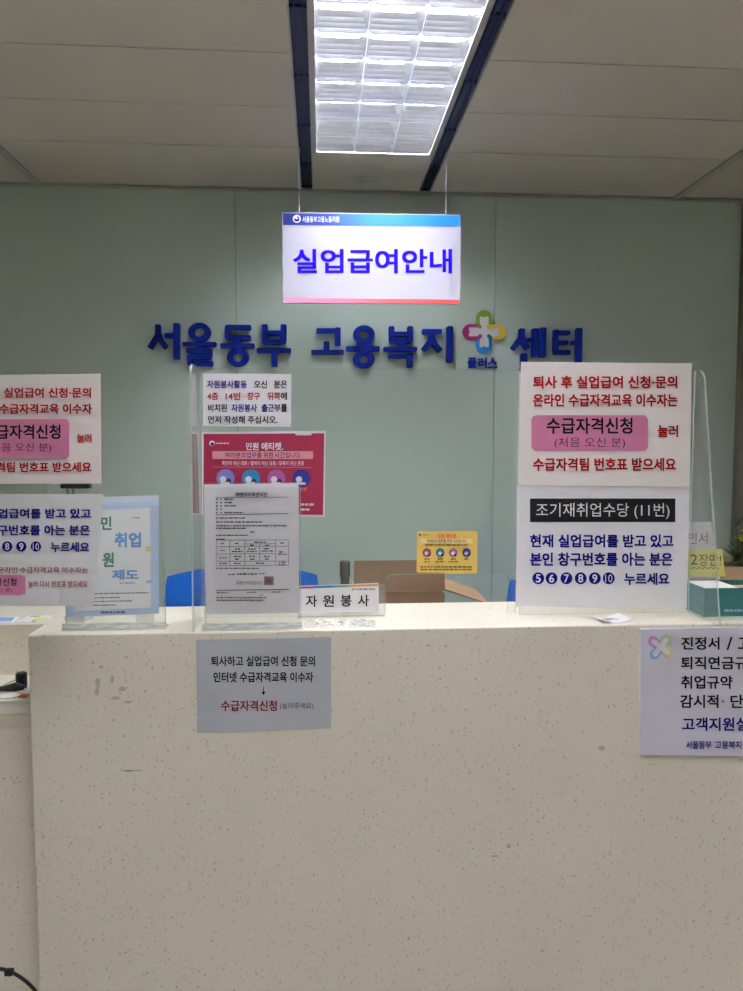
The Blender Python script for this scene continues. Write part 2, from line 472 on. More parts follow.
for k, i in ((-1, 0), (0, 1), (1, 2)):
    for q, (f0, f1) in enumerate(FIX[k]):
        if (k, q) == (0, 0): continue
        c = copy_tree(light)
        for ch in c.children:
            if ch.name.startswith('tube'): ch.data = rear_tube
        c.location = ((BAND[i][0] + BAND[i][1]) / 2, (f0 + f1) / 2, CEIL)
        c['label'] = {(0, 1): 'louvred ceiling light above the visitor standing at the counter', (0, 2): 'louvred ceiling light farther behind the visitor, middle row', (0, 3): 'louvred ceiling light at the rear end of the middle row',
                      (-1, 2): 'louvred ceiling light at the rear end of the left row', (1, 2): 'louvred ceiling light at the rear end of the right row',
                      (-1, 0): 'louvred ceiling light in the row to the left, mirrored faintly in the wall', (-1, 1): 'louvred ceiling light second from the wall in the left row',
                      (1, 0): 'louvred ceiling light in the row to the right, mirrored faintly in the wall', (1, 1): 'louvred ceiling light second from the wall in the right row'}[(k, q)]
# round detector on the ceiling
p = on(368, 181, CEIL)
det = build('ceiling_detector', MB().lathe((p.x, p.y, CEIL), [(.018, -.016), (.030, -.014), (.032, -.009), (.040, -.008), (.042, -.006), (.052, -.004), (.054, .001)], 32), mat('detector_plastic', S(188, 184, 178), .5), smooth=False)
tag(det, 'round pale detector on the ceiling between light and wall', 'detector')

# dark upright edge at the far right of the wall
x = at(739.5, 400, WALL_Y - .03).x
structure(build('trim_%d' % (n + 1), MB().box((x, WALL_Y - .03, 0), (x + .045, WALL_Y, CEIL - .012)), mat('dark_post', S(120, 114, 104), .5)), 'dark upright post at the right end of the glass wall')

# ------------------------------------------------------------------ the counter
CT = 1.10; CF = 1.613; CB = on(450, 602.3, CT).y
cx0 = at(27.5, 640, CF).x
XD = at(690, 600, 1.85).x - .04
mb = MB()
o0 = [(cx0, CF), (2.6, CF), (2.6, 2.20), (XD, 2.20), (XD, CB), (cx0, CB)]
mb.prism([(x, y, 0) for x, y in o0], (0, 0, CT))
counter = build('reception_counter', mb, STONE, bevel=.003)
tag(counter, 'large pale speckled stone reception counter across the room', 'counter')
SCUFF = mat('grey_scuff', S(186, 181, 169), .7)
sm = MB(); rnd = random.Random(3)
D = CF - .0003
def blot(mb, x, y, rx, ry, D):
    mb.poly([at(x + rx * rnd.uniform(.6, 1.1) * math.cos(a), y + ry * rnd.uniform(.6, 1.1) * math.sin(a), D) for a in [2 * math.pi * k / 9 for k in range(9)]])
for x, y, rx, ry in ((98, 683, 3, 7), (97, 692, 2.5, 5), (112, 680, 2, 5), (122, 689, 4, 2.5), (116, 698, 5, 2.5), (128, 702, 5, 1.6), (101, 667, 3, 2)): blot(sm, x, y, rx, ry, D)
build('scuff_mark', sm, SCUFF, counter, fix=False)
sm = MB(); blot(sm, 133, 770.5, 14, .5, D); blot(sm, 128, 771, 6, .7, D)
build('scuff_mark', sm, mat('dark_scuff', S(140, 134, 120), .7), counter, fix=False)
sm = MB()
for x, y, rx, ry in ((495, 856, 5, 1.4), (602, 748, 4, 2.6), (509, 846, 2.5, 3)): blot(sm, x, y, rx, ry, D)
build('scuff_mark', sm, mat('grey_scuff_light', S(184, 178, 164), .7), counter, fix=False)

# the lower stepped desk at the left end
LZ = .87
LF, LB = on(12, 730, LZ).y, on(12, 675.5, LZ).y
LZ2 = at(12, 624.5, LB).z
wing = MB()
pr = [(LF, 0), (LF, LZ), (LB, LZ), (LB, LZ2), (2.42, LZ2), (2.42, 0)]
wing.prism([(-2.6, y, z) for y, z in pr], (2.6 + cx0 - .003, 0, 0))
wing_o = build('stepped_desk', wing, STONE, bevel=.003)
tag(wing_o, 'lower stepped speckled stone desk at the left end of the counter', 'desk')

# staff desk behind
SD = MB()
DESKM = mat('staff_desk_laminate', S(206, 200, 190), .5)
sd = empty('staff_desk', (.25, 2.1, 0))
build('desk_top', MB().box((-.55, CB + .01, .72), (.60, 2.36, .75)), DESKM, sd, bevel=.003)
for x in (-.53, .56): build('side_panel', MB().box((x, CB + .02, 0), (x + .025, 2.34, .72)), DESKM, sd)
tag(sd, 'low staff work desk hidden behind the front of the counter', 'desk')

# ------------------------------------------------------------------ wall lettering
def stroke_mesh(mb, pieces, x0, s, y0, D, dep):
    """pieces: ('l', width, pts) or ('o', cx, cy, rx, ry, ix, iy), measured on an enlargement of the photograph"""
    k = 0
    def W(x, y, d): return at(x0 + x / s, y0 + y / s, d)
    def pr(pts):
        nonlocal k
        f = D - dep - .00025 * k; k += 1
        A = [W(x, y, f) for x, y in pts]; mb.prism(A, (0, D - f, 0))
    for pc in pieces:
        if pc[0] == 'o':
            _, cx, cy, rx, ry, ix, iy = pc; N = 28
            f = D - dep - .00025 * k; k += 1
            vs = []
            for q in range(N):
                a = 2 * math.pi * q / N
                vs += [W(cx + rx * math.cos(a), cy + ry * math.sin(a), f), W(cx + ix * math.cos(a), cy + iy * math.sin(a), f)]
            n = len(vs); vs += [Vector((v.x, D, v.z)) for v in vs]; fs = []
            for q in range(N):
                a, b = 2 * q, 2 * ((q + 1) % N)
                fs += [(a, b, b + 1, a + 1), (a, n + a, n + b, b), (a + 1, b + 1, n + b + 1, n + a + 1)]
            mb.faces(vs, fs)
        else:
            _, wd, pts = pc
            P = [Vector(p) for p in pts]
            for i in range(len(P) - 1):
                d = (P[i + 1] - P[i]).normalized(); q = Vector((-d.y, d.x)) * wd / 2
                r = wd * .16
                a, b = P[i], P[i + 1]
                pr([a + q - 0 * d, b + q - d * r, b + q * (1 - .32) , b - q * (1 - .32), b - q - d * r, a - q, a - q * .68 - d * r, a + q * .68 - d * r])
            for p in P[1:-1]:
                pr([p + Vector((math.cos(2 * math.pi * q / 14), math.sin(2 * math.pi * q / 14))) * wd / 2 for q in range(14)])
def l(w, *p): return ('l', w, p)
LET = [
 ('seo', 140, [l(50, (163, 140), (163, 230), (88, 355)), l(50, (172, 225), (188, 280), (242, 352)), l(58, (336, 130), (336, 455)), l(44, (232, 236), (336, 236))]),
 ('ul', 140, [('o', 550, 205, 104, 88, 48, 41), l(38, (398, 315), (708, 315)), l(60, (550, 315), (550, 370)), l(50, (440, 374), (642, 374), (642, 432), (462, 432), (462, 496), (674, 496))]),
 ('dong', 215, [l(46, (326, 160), (112, 160), (112, 254), (330, 254)), l(60, (210, 255), (210, 325)), l(44, (56, 330), (366, 330)), ('o', 212, 438, 103, 87, 46, 42)]),
 ('bu', 215, [l(54, (460, 140), (462, 285), (486, 292)), l(54, (636, 140), (634, 285), (612, 292)), l(48, (460, 213), (636, 213)), l(46, (478, 294), (620, 294)), l(44, (393, 375), (706, 375)), l(56, (550, 380), (550, 522))]),
 ('go', 305, [l(44, (112, 190), (304, 190)), l(54, (304, 170), (304, 332)), l(54, (200, 298), (200, 385)), l(42, (64, 390), (362, 390))]),
 ('yong', 305, [('o', 548, 225, 101, 84, 43, 39), l(56, (510, 285), (510, 357)), l(56, (588, 285), (588, 357)), l(46, (390, 358), (695, 358)), ('o', 548, 458, 101, 82, 43, 38)]),
 ('bok', 380, [l(52, (108, 157), (110, 280), (130, 290)), l(52, (282, 157), (281, 280), (262, 290)), l(44, (108, 222), (282, 222)), l(46, (124, 288), (268, 288)), l(60, (200, 295), (200, 360)), l(40, (40, 362), (347, 362)), l(42, (85, 425), (284, 425)), l(54, (282, 406), (280, 532))]),
 ('ji', 380, [l(44, (400, 198), (576, 198)), l(52, (490, 205), (476, 280), (405, 376)), l(52, (488, 268), (512, 320), (566, 380)), l(58, (650, 158), (646, 485))]),
 ('sen', 505, [l(50, (162, 178), (156, 255), (75, 362)), l(50, (163, 245), (178, 300), (218, 362)), l(42, (218, 278), (275, 278)), l(54, (284, 178), (276, 436)), l(56, (358, 170), (352, 438)), l(58, (180, 410), (180, 545)), l(46, (156, 545), (380, 545))]),
 ('teo', 505, [l(46, (478, 188), (474, 395)), l(42, (462, 210), (606, 210)), l(40, (480, 302), (590, 302)), l(42, (466, 392), (612, 392)), l(40, (625, 302), (690, 302)), l(56, (694, 174), (686, 530))]),
]
ORD = ['first', 'second', 'third', 'fourth', 'fifth', 'sixth', 'seventh', 'eighth', 'ninth', 'tenth']
for i, (nm, x0, pcs) in enumerate(LET):
    mb = MB(); stroke_mesh(mb, pcs, x0, 9.2875, 310, WALL_Y - .0005, .022)
    o = build('wall_sign_letter', mb, NAVY_LETTER)
    tag(o, "raised navy wall sign letter '%s', %s large letter from the left" % (nm, ORD[i]), 'sign letter', 'large navy letters on the glass wall')
for i, (ch, nm, x0, x1) in enumerate((('플', 'peul', 468, 477), ('러', 'reo', 478.5, 487), ('스', 'seu', 488, 497.5))):
    vs, fs = glyphs(ch, .03); a = [min(v.x for v in vs), max(v.x for v in vs), min(v.y for v in vs), max(v.y for v in vs)]
    mb = MB(); n0 = len(vs); D = WALL_Y - .012
    pts = [at(x0 + (v.x - a[0]) / (a[1] - a[0]) * (x1 - x0), 368 - (v.y - a[2]) / (a[3] - a[2]) * 10.5, D) for v in vs]
    mb.faces(pts + [p + Vector((0, .0115, 0)) for p in pts], fs + [tuple(n0 + k for k in reversed(f)) for f in fs])
    cnt = {}
    for f in fs:
        for u, w in zip(f, f[1:] + f[:1]): cnt[(u, w)] = 1
    for (u, w) in list(cnt):
        if (w, u) not in cnt: mb.faces([pts[u], pts[w], pts[w] + Vector((0, .0115, 0)), pts[u] + Vector((0, .0115, 0))], [(0, 1, 2, 3)])
    o = build('wall_sign_letter', mb, NAVY_LETTER, fix=False)
    tag(o, "small raised navy letter '%s', %s of three under the coloured clover emblem" % (nm, ORD[i]), 'sign letter', 'small navy letters under the clover')
# clover emblem
CLV = [('green', S(122, 160, 40), 90), ('yellow', S(206, 168, 40), 0), ('blue', S(20, 120, 196), -90), ('magenta', S(160, 30, 110), 180)]
def clover(D, dep, cx, cy, s, mats, white, parent=None, label=True):
    """four arched petals round a white cross of four small figures"""
    def W(u, v, d): return at(cx + u * s, cy - v * s, d)
    def petal(ang, mb):
        c, sn = math.cos(R(ang)), math.sin(R(ang))
        out = [(0.25, -.62)] + [(1.12 + .62 * math.cos(R(a)), .62 * math.sin(R(a))) for a in range(-90, 91, 12)] + [(.25, .62)]
        A = [W(u * c - v * sn, u * sn + v * c, D - dep) for u, v in out]
        mb.prism(A, (0, dep, 0))
    def figure(ang, mb, l):
        c, sn = math.cos(R(ang)), math.sin(R(ang))
        out = [(-.05, -.40), (.45, -.34), (.9, -.36), (1.2, -.36), (1.26, -.2)] + [(1.32 - .16 * math.cos(R(a)), .16 * math.sin(R(a))) for a in range(-70, 71, 20)] + [(1.26, .2), (1.2, .36), (.9, .36), (.45, .34), (-.05, .40)]
        mb.prism([W(u * c - v * sn, u * sn + v * c, D - dep - l) for u, v in out], (0, l, 0))
    return petal, figure, W
e0 = at(484, 355, WALL_Y - .0005)
em = empty('clover_emblem', (e0.x, WALL_Y - .001, e0.z))
tag(em, 'four petal clover emblem in green, yellow, blue and magenta on the wall', 'emblem')
pet, fig, W = clover(WALL_Y - .0005, .012, 484.3, 331.8, 12.4, None, None)
for i, (nm, c, a) in enumerate(CLV):
    mb = MB(); pet(a, mb)
    for v in mb.v:
        if v.y < WALL_Y - .005: v.y -= .0003 * i
    o = build('petal', mb, mat('clover_' + nm, c, .4), em); o['label'] = nm + ' petal'
mb = MB()
for i, (nm, c, a) in enumerate(CLV): fig(a, mb, .002 + .0003 * i)
build('figures', mb, mat('clover_white', S(214, 212, 214), .5), em)
for i, (u, v, q) in enumerate(((-.36, .42, 0), (.40, .42, 1), (.38, -.36, 2), (-.34, -.36, 3))):
    mb = MB(); mb.prism([W(u + .17 * math.cos(2 * math.pi * k / 14), v + .17 * math.sin(2 * math.pi * k / 14), WALL_Y - .0165) for k in range(14)], (0, .004, 0))
    build('inner_dot', mb, mat('clover_' + CLV[q if q else 0][0], (1, 1, 1, 1)), em)

# ------------------------------------------------------------------ hanging sign
HD = 2.49
hs = sheet('hanging_sign', [(282, 212), (461, 214.5), (460.3, 304), (283.3, 303)], HD, mat('sign_board', S(184, 180, 194), .5, .3, var=.01), thick=.01)
tag(hs, 'white hanging sign with blue header and large violet blue writing', 'sign')
sg = Sign(HD)
sg.poly([(283, 213), (460.2, 215.4), (460.2, 226.3), (283, 225)], grad('header_gradient', [(0, S(8, 28, 112)), (.25, S(14, 50, 140)), (.5, S(20, 110, 226)), (1, S(30, 130, 236))]), 'header_band', l=.0002)
sg.poly([(283.6, 298), (459.6, 299.6), (459.6, 303.5), (283.6, 302.4)], grad('footer_gradient', [(0, S(238, 150, 196)), (.3, S(236, 120, 150)), (.6, S(228, 92, 92)), (1, S(222, 76, 76))]), 'footer_band', l=.0002)
sg.text('실업급여안내', 293, 249, 452, 273.5, INK_SIGN, .022)
sg.text('서울동부고용노동지청', 302.5, 216.3, 339, 222.3, INK_WHITE, .01)
sg.disc(296.8, 218.8, 4, INK_WHITE, 'emblem')
sg.poly([(296.8 + 2.9 * math.cos(R(a)), 218.8 + 2.9 * math.sin(R(a))) for a in range(-10, 171, 15)] + [(294.6, 218.0), (296.4, 219.4)], INK_BLUE, 'emblem', l=.0007)
sg.poly([(296.8 + 2.9 * math.cos(R(a)), 218.8 + 2.9 * math.sin(R(a))) for a in range(-80, -5, 15)] + [(298.4, 218.6), (297, 218)], INK_RED, 'emblem', l=.0007)
sg.finish(hs)
METAL = mat('wire_metal', S(190, 190, 190), .35, .5, metal=.8)
for x, y in ((299, 213), (446, 215)):
    p = at(x, y, HD + .005)
    w = MB().tube([(p.x, p.y, p.z - .004), (p.x, p.y, CEIL - .001)], .0011, 6)
    w.tube([(p.x, p.y, p.z - .002), (p.x, p.y, p.z + .022), ], [.0035, .003], 8)
    w.tube([(p.x, p.y, CEIL - .02), (p.x, p.y, CEIL - .0005)], [.003, .005], 8)
    build('hanging_wire', w, METAL, hs)

# ------------------------------------------------------------------ acrylic screens
PD = on(450, 614, CT).y
PR = on(606, 613.5, CT).y
def rounded(pts, which, r, n=6):
    out = []
    for i, p in enumerate(pts):
        p = Vector(p)
        if i not in which: out.append(p); continue
        a = (Vector(pts[i - 1]) - p).normalized(); b = (Vector(pts[(i + 1) % len(pts)]) - p).normalized()
        for k in range(n + 1):
            t = k / n
            out.append((p + a * r).lerp(p, t).lerp(p.lerp(p + b * r, t), t))
    return out
def front_panel(parent, x0, x1, ztop, notch=None, name='front_panel', PD=PD):
    T = .004
    out = [(x0, 0, CT), (x0, 0, ztop), (x1, 0, ztop), (x1, 0, CT)]
    if notch:
        a, b, z = notch
        out += [(b, 0, CT), (b, 0, z), (a, 0, z), (a, 0, CT)]
        pts = rounded(out, (5, 6), .022)
    else: pts = [Vector(p) for p in out]
    pts = [Vector((p.x, PD, p.z)) for p in pts]
    return build(name, MB().prism(pts, (0, T, 0), 0, 1), [CLEAR, EDGE], parent)
def wing_panel(parent, x, yb, yt, y1, ztop, name='side_panel'):
    pts = rounded([(x, yb, CT), (x, yt, ztop), (x, y1, ztop), (x, y1, CT)], (1,), .03)
    return build(name, MB().prism(pts, (.004, 0, 0), 0, 1), [CLEAR, EDGE], parent)
ZT = at(360, 369, PD).z
xa, xb = at(201.5, 500, PD).x, at(517, 500, PD).x
nx0, nx1 = at(386, 595, PD).x, at(508, 595, PD).x
sc = empty('acrylic_screen', ((xa + xb) / 2, PD, CT))
tag(sc, 'clear acrylic screen with hand slot standing in the middle of the counter', 'screen')
front_panel(sc, xa, xb, ZT, (nx0, nx1, at(440, 574, PD).z))
wy0 = on(189.5, 632, CT).y
wing_panel(sc, xa - .004, wy0, wy0 + .02, PD + .004, ZT)
# tape bits on the screen
for x, y in ((306, 366.5), (306, 372.5), (364, 359.5)):
    pass
xc, xd = at(521, 500, PR).x, at(691.5, 500, PR).x
sc2 = empty('acrylic_screen', ((xc + xd) / 2, PR, CT))
tag(sc2, 'clear acrylic screen holding the two large notices at the right of the counter', 'screen')
front_panel(sc2, xc, xd, at(600, 371, PR).z, PD=PR)
wyb = on(717, 626.5, CT).y
wing_panel(sc2, xd, wyb, (xd + .002) / at(704, 380, 1).x, PR + .004, at(697, 371, PR).z)

# ------------------------------------------------------------------ the two large notices on the right screen
def bl(a): return lambda u, t: a * math.sin(u * 9 + 1) * .4 - a * t * 1.0
D = PR - .002
lo = sheet('paper_notice', [(517.4, 486), (689.8, 487), (686.8, 608.5), (515.8, 606.5)], D, PAPER, bend=None)
tag(lo, 'lower large white notice with black banner and navy text on the right screen', 'notice')
sg = Sign(D)
sg.rect(530, 498.5, 675.3, 522, BLACK_PRINT, 'black_banner')
sg.text('조기재취업수당 (11번)', 536, 503, 669.5, 519, INK_WHITE, .002)
sg.text('현재 실업급여를 받고 있고', 530, 534.5, 673.5, 547.5, INK_BLUE)
sg.text('본인 창구번호를 아는 분은', 530, 552.5, 672.5, 566, INK_BLUE)
for k, x in zip('5678910', (538.3, 551.6, 566.4, 580.7, 594.8)):
    sg.disc(x, 578.3, 6, INK_BLUE); sg.text(k, x - 2.5, 574.3, x + 2.5, 582.5, INK_WHITE, .015)
sg.disc(608.8, 578.3, 6, INK_BLUE); sg.text('10', 605.2, 574.5, 612.4, 582.3, INK_WHITE, .0)
sg.text('누르세요', 624.3, 572.8, 669.3, 585, INK_BLUE)
sg.finish(lo)
up = sheet('paper_notice', [(521, 361.8), (691.7, 363.3), (689.8, 487), (518, 485.3)], D - .0035, PAPER_WARM, nx=12, ny=6, bend=lambda u, t: .0025 * (1 - abs(2 * u - 1)) * t)
tag(up, 'upper large white notice with red text and pink button on the right screen', 'notice')
sg = Sign(D - .0038)
def red_notice(sg, f, o=True):
    sg.text('퇴사 후 실업급여 신청·문의', *f(533, 375.8), *f(677.3, 388.5), INK_RED)
    sg.text('온라인 수급자격교육 이수자' + ('는' if o else ''), *f(533, 393.8), *f(677.5, 406.7), INK_RED)
    sg.rect(*f(531.5, 415.2), *f(648, 450.8), PINK, 'pink_button', rad=5 if o else 4.6)
    sg.text('수급자격신청', *f(546.5, 417.5), *f(632.5, 433.8), INK_BLACK, .02)
    sg.text('(처음 오신 분)', *f(554.5, 437.5), *f(625, 448.5), INK_BLACK, -.005)
    sg.text('눌러', *f(657.8, 425), *f(678, 437.2), INK_RED)
    sg.text('수급자격팀 번호표 받으세요', *f(533, 457.8), *f(676, 471), INK_RED)
red_notice(sg, lambda x, y: (x, y))
sg.finish(up)

# ------------------------------------------------------------------ notices at the left edge, on their own floor stand
LD = 1.41
st = empty('notice_stand', (at(-135, 600, LD + .04).x, LD + .04, 0))
STEEL = mat('grey_steel', S(120, 122, 122), .4, .5, metal=.6)
px_ = at(-135, 600, LD + .04).x
build('floor_base', MB().lathe((px_, LD + .04, 0), [(.17, 0), (.17, .012), (.15, .02), (.03, .026)], 32), STEEL, st)
build('pole', MB().tube([(px_, LD + .04, .02), (px_, LD + .04, 1.66)], .016, 16), STEEL, st, smooth=True)
pa, pb = at(-175, 372, LD + .012), at(52, 596, LD + .012)
build('clear_panel', MB().prism([(pa.x, LD + .008, pb.z), (pa.x, LD + .008, pa.z), (pb.x, LD + .008, pa.z), (pb.x, LD + .008, pb.z)], (0, .004, 0), 0, 1), [CLEAR, EDGE], st)
for z in (1.25, 1.6): build('clamp', MB().box((px_ - .02, LD + .012, z - .015), (px_ + .02, LD + .03, z + .015)), STEEL, st)
tag(st, 'floor stand with clear panel carrying two notices at the left edge', 'stand')
def lb(u, t): return -.010 * max(0, u - .75) * 4 * (1 - t) + .004 * math.sin(u * 7)
nl = sheet('paper_notice', [(-48, 375.5), (100.5, 373.5), (101.3, 483.5), (-48, 484)], LD, PAPER_WARM, bend=lambda u, t: .003 * math.sin(u * 3.1), nx=14, ny=4)
tag(nl, 'upper white notice with red text and pink button cut by the left edge', 'notice')
sg = Sign(LD - .0005)
def fL(x, y):
    return (-34 + (x - 533) * 125.3 / 144.3, 387.4 + (y - 375.8) * (472.5 - 387.4) / (471 - 375.8))
def red_left(sg):
    F = fL
    sg.text('퇴사 후 실업급여 신청·문의', -34, 387.6, 91, 397.8, INK_RED)
    sg.text('온라인 수급자격교육 이수자', -34, 403.6, 92, 414, INK_RED)
    sg.rect(-35, 419.2, 69.2, 458, PINK, 'pink_button', rad=4.6)
    sg.text('수급자격신청', -17, 424.5, 60.5, 439, INK_BLACK, .02)
    sg.text('(처음 오신 분)', -12, 443, 51.3, 452.8, INK_BLACK, -.005)
    sg.text('눌러', 77, 433.8, 91.5, 442.8, INK_RED)
    sg.text('수급자격팀 번호표 받으세요', -34, 462, 91.3, 472.3, INK_RED)
red_left(sg); sg.finish(nl)
n2 = sheet('paper_notice', [(-48, 493.8), (103, 494), (94.5, 605), (-48, 606.5)], LD, PAPER_GREY, nx=60, ny=8, bend=lb)
tag(n2, 'lower white notice with navy text and numbered dots cut by the left edge', 'notice')
class Bent(Sign):
    flat = False
    def w(s, x, y, l=0):
        u = (x + 48) / 147.0; t = (606 - y) / 112
        return at(x, y, LD + lb(max(0, min(1, u)), t) - .0014 - l)
sg = Bent(LD)
sg.text('현재 실업급여를 받고 있고', -38, 508.6, 91, 518.5, INK_BLUE)
sg.text('본인 창구번호를 아는 분은', -38, 525, 90, 535.5, INK_BLUE)
for k, x in zip('56789', (-35, -21, -7, 7.2, 21.3)):
    sg.disc(x, 546.5, 5.2, INK_BLUE); sg.text(k, x - 2.1, 543, x + 2.1, 550, INK_WHITE, .015)
sg.disc(35.9, 546.5, 5.2, INK_BLUE); sg.text('10', 32.8, 543.2, 39, 549.9, INK_WHITE, 0)
sg.text('누르세요', 50.8, 542, 89.2, 552.3, INK_BLUE)
sg.text('상담 · 신청, 온라인 수급자격교육 이수자는', -38, 567, 88, 573.5, INK_DARKRED, .01)
sg.rect(-38, 575, 25.5, 595, PINK, 'pink_button', rad=2.5)
sg.text('수급자격신청', -28, 578, 16.5, 585.8, INK_BLACK, .015)
sg.text('(처음 오신 분)', -22, 588, 12, 592.8, INK_BLACK, 0)
sg.text('눌러 다시 번호표 받으세요', 28.3, 580.8, 87.5, 587.4, INK_DARKRED, .012)
sg.finish(n2)

# small clip stand seen in the gap between them
q = Vector((on(71, 615, CT).x, 0, 0)); SDp = 1.76
q = at(71, 520, SDp)
cs = empty('clip_stand', (q.x, SDp, CT))
build('round_base', MB().lathe((q.x + .012, SDp, CT), [(.032, 0), (.032, .006), (.028, .009), (.006, .010)], 24), FILM, cs)
zt = at(71, 488, SDp).z
for dx in (-.006, .007): build('upright_rod', MB().tube([(q.x + dx, SDp, CT + .008), (q.x + dx, SDp, zt)], .0035, 8), mat('rod_steel', S(150, 150, 148), .3, .5, metal=.8), cs)
a, b = at(61.5, 485.5, SDp), at(90.5, 485.5, SDp)
build('clip_bar', MB().box((a.x, SDp - .012, zt - .001), (b.x, SDp + .012, zt + .010)), mat('black_plastic', S(34, 34, 36), .45), cs, bevel=.003)
tag(cs, 'small clip stand with black bar behind the left notices', 'stand')

# ------------------------------------------------------------------ papers on the middle screen
D = PD - .0015
nt_ = sheet('paper_notice', [(203, 373.3), (291.3, 374), (291, 426.8), (203, 426)], D, PAPER)
tag(nt_, 'small white notice with four lines of blue, red and black writing', 'notice')
sg = Sign(D); B = .02
sg.text('자원봉사활동', 207, 380.3, 246.8, 388.2, INK_BLUE, B); sg.text('오신', 254, 380.5, 267, 388.2, INK_BLACK, B); sg.text('분은', 274, 380.5, 287, 388.2, INK_BLACK, B)
sg.text('4층', 207.3, 392.3, 218.3, 400, INK_RED, B); sg.text('14번', 225.5, 392.3, 240.3, 400, INK_RED, B); sg.text('창구', 247.3, 392.3, 260, 400, INK_RED, B); sg.text('뒤쪽', 267.5, 392.3, 280.2, 400, INK_RED, B); sg.text('에', 281, 392.3, 287, 400, INK_BLACK, B)
sg.text('비치된', 208, 404, 227, 411.8, INK_BLACK, B); sg.text('자원봉사', 231.5, 404, 257, 411.8, INK_BLUE, B); sg.text('출근부', 261.5, 404, 280.5, 411.8, INK_BLUE, B); sg.text('를', 281, 404, 287, 411.8, INK_BLACK, B)
sg.text('먼저 작성해 주십시오.', 208, 415.8, 277.5, 423.6, INK_BLACK, B)
sg.finish(nt_)
CR = mat('crimson_print', S(150, 32, 64), .5, .4)
pp = sheet('etiquette_poster', [(202, 432), (325.8, 431), (324.6, 516.8), (202, 514.5)], D, PAPER)
tag(pp, 'crimson poster with white border and round pictures on the screen', 'poster')
sg = Sign(D)
sg.poly([(203.6, 434), (324.2, 433.2), (323, 515), (203.6, 513)], CR, 'crimson_field', l=.0002)
sg.text('민원 에티켓.', 246, 442.5, 283, 450.3, INK_WHITE, .02)
sg.rect(212.3, 451.2, 313.2, 459, mat('pale_pink_print', S(214, 150, 160), .5), 'pale_bar', rad=1.2, l=.0004)
sg.text('여러분의', 225, 452.2, 245.3, 458, INK_BLACK, .01); sg.text('업무', 246.5, 452.2, 256.6, 458, INK_BLUE, .01); sg.text('를 위한', 257, 452.2, 273.5, 458, INK_BLACK, .01)
sg.text('시간', 274.5, 452.2, 285, 458, INK_BLUE, .01); sg.text('입니다.', 285.5, 452.2, 301, 458, INK_BLACK, .01)
sg.text('폭언이 아닌 대화 / 협박이 아닌 요청 / 모욕이 아닌 존중', 222, 461, 304, 465.5, INK_WHITE, .006)
sg.line(212.5, 467, 312.5, 467.5, .4, mat('pale_pink_print', S(214, 150, 160)))
PIC = [('mauve', S(120, 130, 200)), ('teal', S(30, 130, 176)), ('purple', S(170, 90, 160)), ('indigo', S(30, 36, 130))]
for i, (x, (nm, c)) in enumerate(zip((225.5, 251, 276.5, 301.5), PIC)):
    y = 478.2 + .1 * i
    sg.disc(x, y, 9, mat('picture_' + nm, c, .5), 'round_picture')
    sg.disc(x - 2.5, y + 1, 3.2, INK_WHITE, 'picture_shapes', l=.0006); sg.disc(x + 3, y + 3, 2.6, mat('picture_dark', S(40, 40, 90)), 'picture_shapes', l=.0006)
    sg.rect(x - 5, y + 3.8, x + 4, y + 6.2, INK_WHITE, 'picture_shapes', l=.0007)
sg.text('폭행', 299, 487.5, 306.5, 491, mat('orange_ink', S(230, 150, 60)), .01)
sg.words(301, 314, 504.5, 2.2, INK_WHITE); sg.words(301, 310, 509.5, 2.2, INK_WHITE)
sg.disc(212, 443.3, 2.7, INK_WHITE, 'emblem'); sg.disc(212.3, 444, 1.7, INK_BLUE, 'emblem', l=.0006); sg.words(216, 229, 443.3, 1.2, INK_WHITE)
sg.rect(295.5, 431.5, 311.5, 435.3, mat('tape_white', S(224, 224, 224), .4), 'tape_strip', l=.0008)
sg.finish(pp)
YL = mat('yellow_print', S(226, 190, 96), .45, .4)
ys = MB()
pts = rounded([at(417, 531.2, D), at(477.6, 531, D), at(477, 573.4, D), at(416.5, 572.6, D)], (0, 1, 2, 3), .006)
ys.prism(pts, (0, .0008, 0))
yo = build('etiquette_sticker', ys, YL)
tag(yo, 'yellow rounded sticker with four round pictures above the hand slot', 'sticker')
sg = Sign(D)
sg.text('민원 에티켓', 438, 534, 456, 538.2, mat('sticker_red', S(200, 70, 50)), .02)
sg.rect(420.5, 538.8, 472.8, 543.4, mat('sticker_cream', S(238, 214, 150)), 'pale_bar', l=.0004)
sg.text('여러분의 업무를 위한 시간입니다.', 427, 539.3, 466.5, 542.8, INK_BLACK, .008)
sg.words(425, 468, 545, 1.5, mat('brown_ink', S(110, 70, 40)))
for i, (x, c) in enumerate(zip((426.8, 440.3, 453.3, 466.6), (S(150, 60, 80), S(50, 120, 160), S(150, 90, 150), S(50, 46, 120)))):
    sg.disc(x, 552.6, 4.4, mat('sticker_pic_%s' % 'abcd'[i], c, .5), 'round_picture'); sg.disc(x - .3, 553.3, 1.9, INK_WHITE, 'picture_shapes', l=.0006); sg.disc(x + 2, 555, 1.2, INK_BLACK, 'picture_shapes', l=.0006)
    sg.words(x - 2.4, x + 2.6, 559, 1.2, INK_BLACK)
    if i < 3: sg.words(x - (3, 5, 5)[i], x + (3, 5, 5)[i], 561.8, 1.0, INK_BLACK)
sg.words(420.5, 473, 566.9, 1.4, INK_BLACK); sg.words(420.5, 472, 569.6, 1.4, INK_BLACK)
sg.disc(420, 534.8, 1.1, INK_BLUE, 'emblem'); sg.words(422.5, 429, 534.8, .8, INK_GREY)
sg.finish(yo)

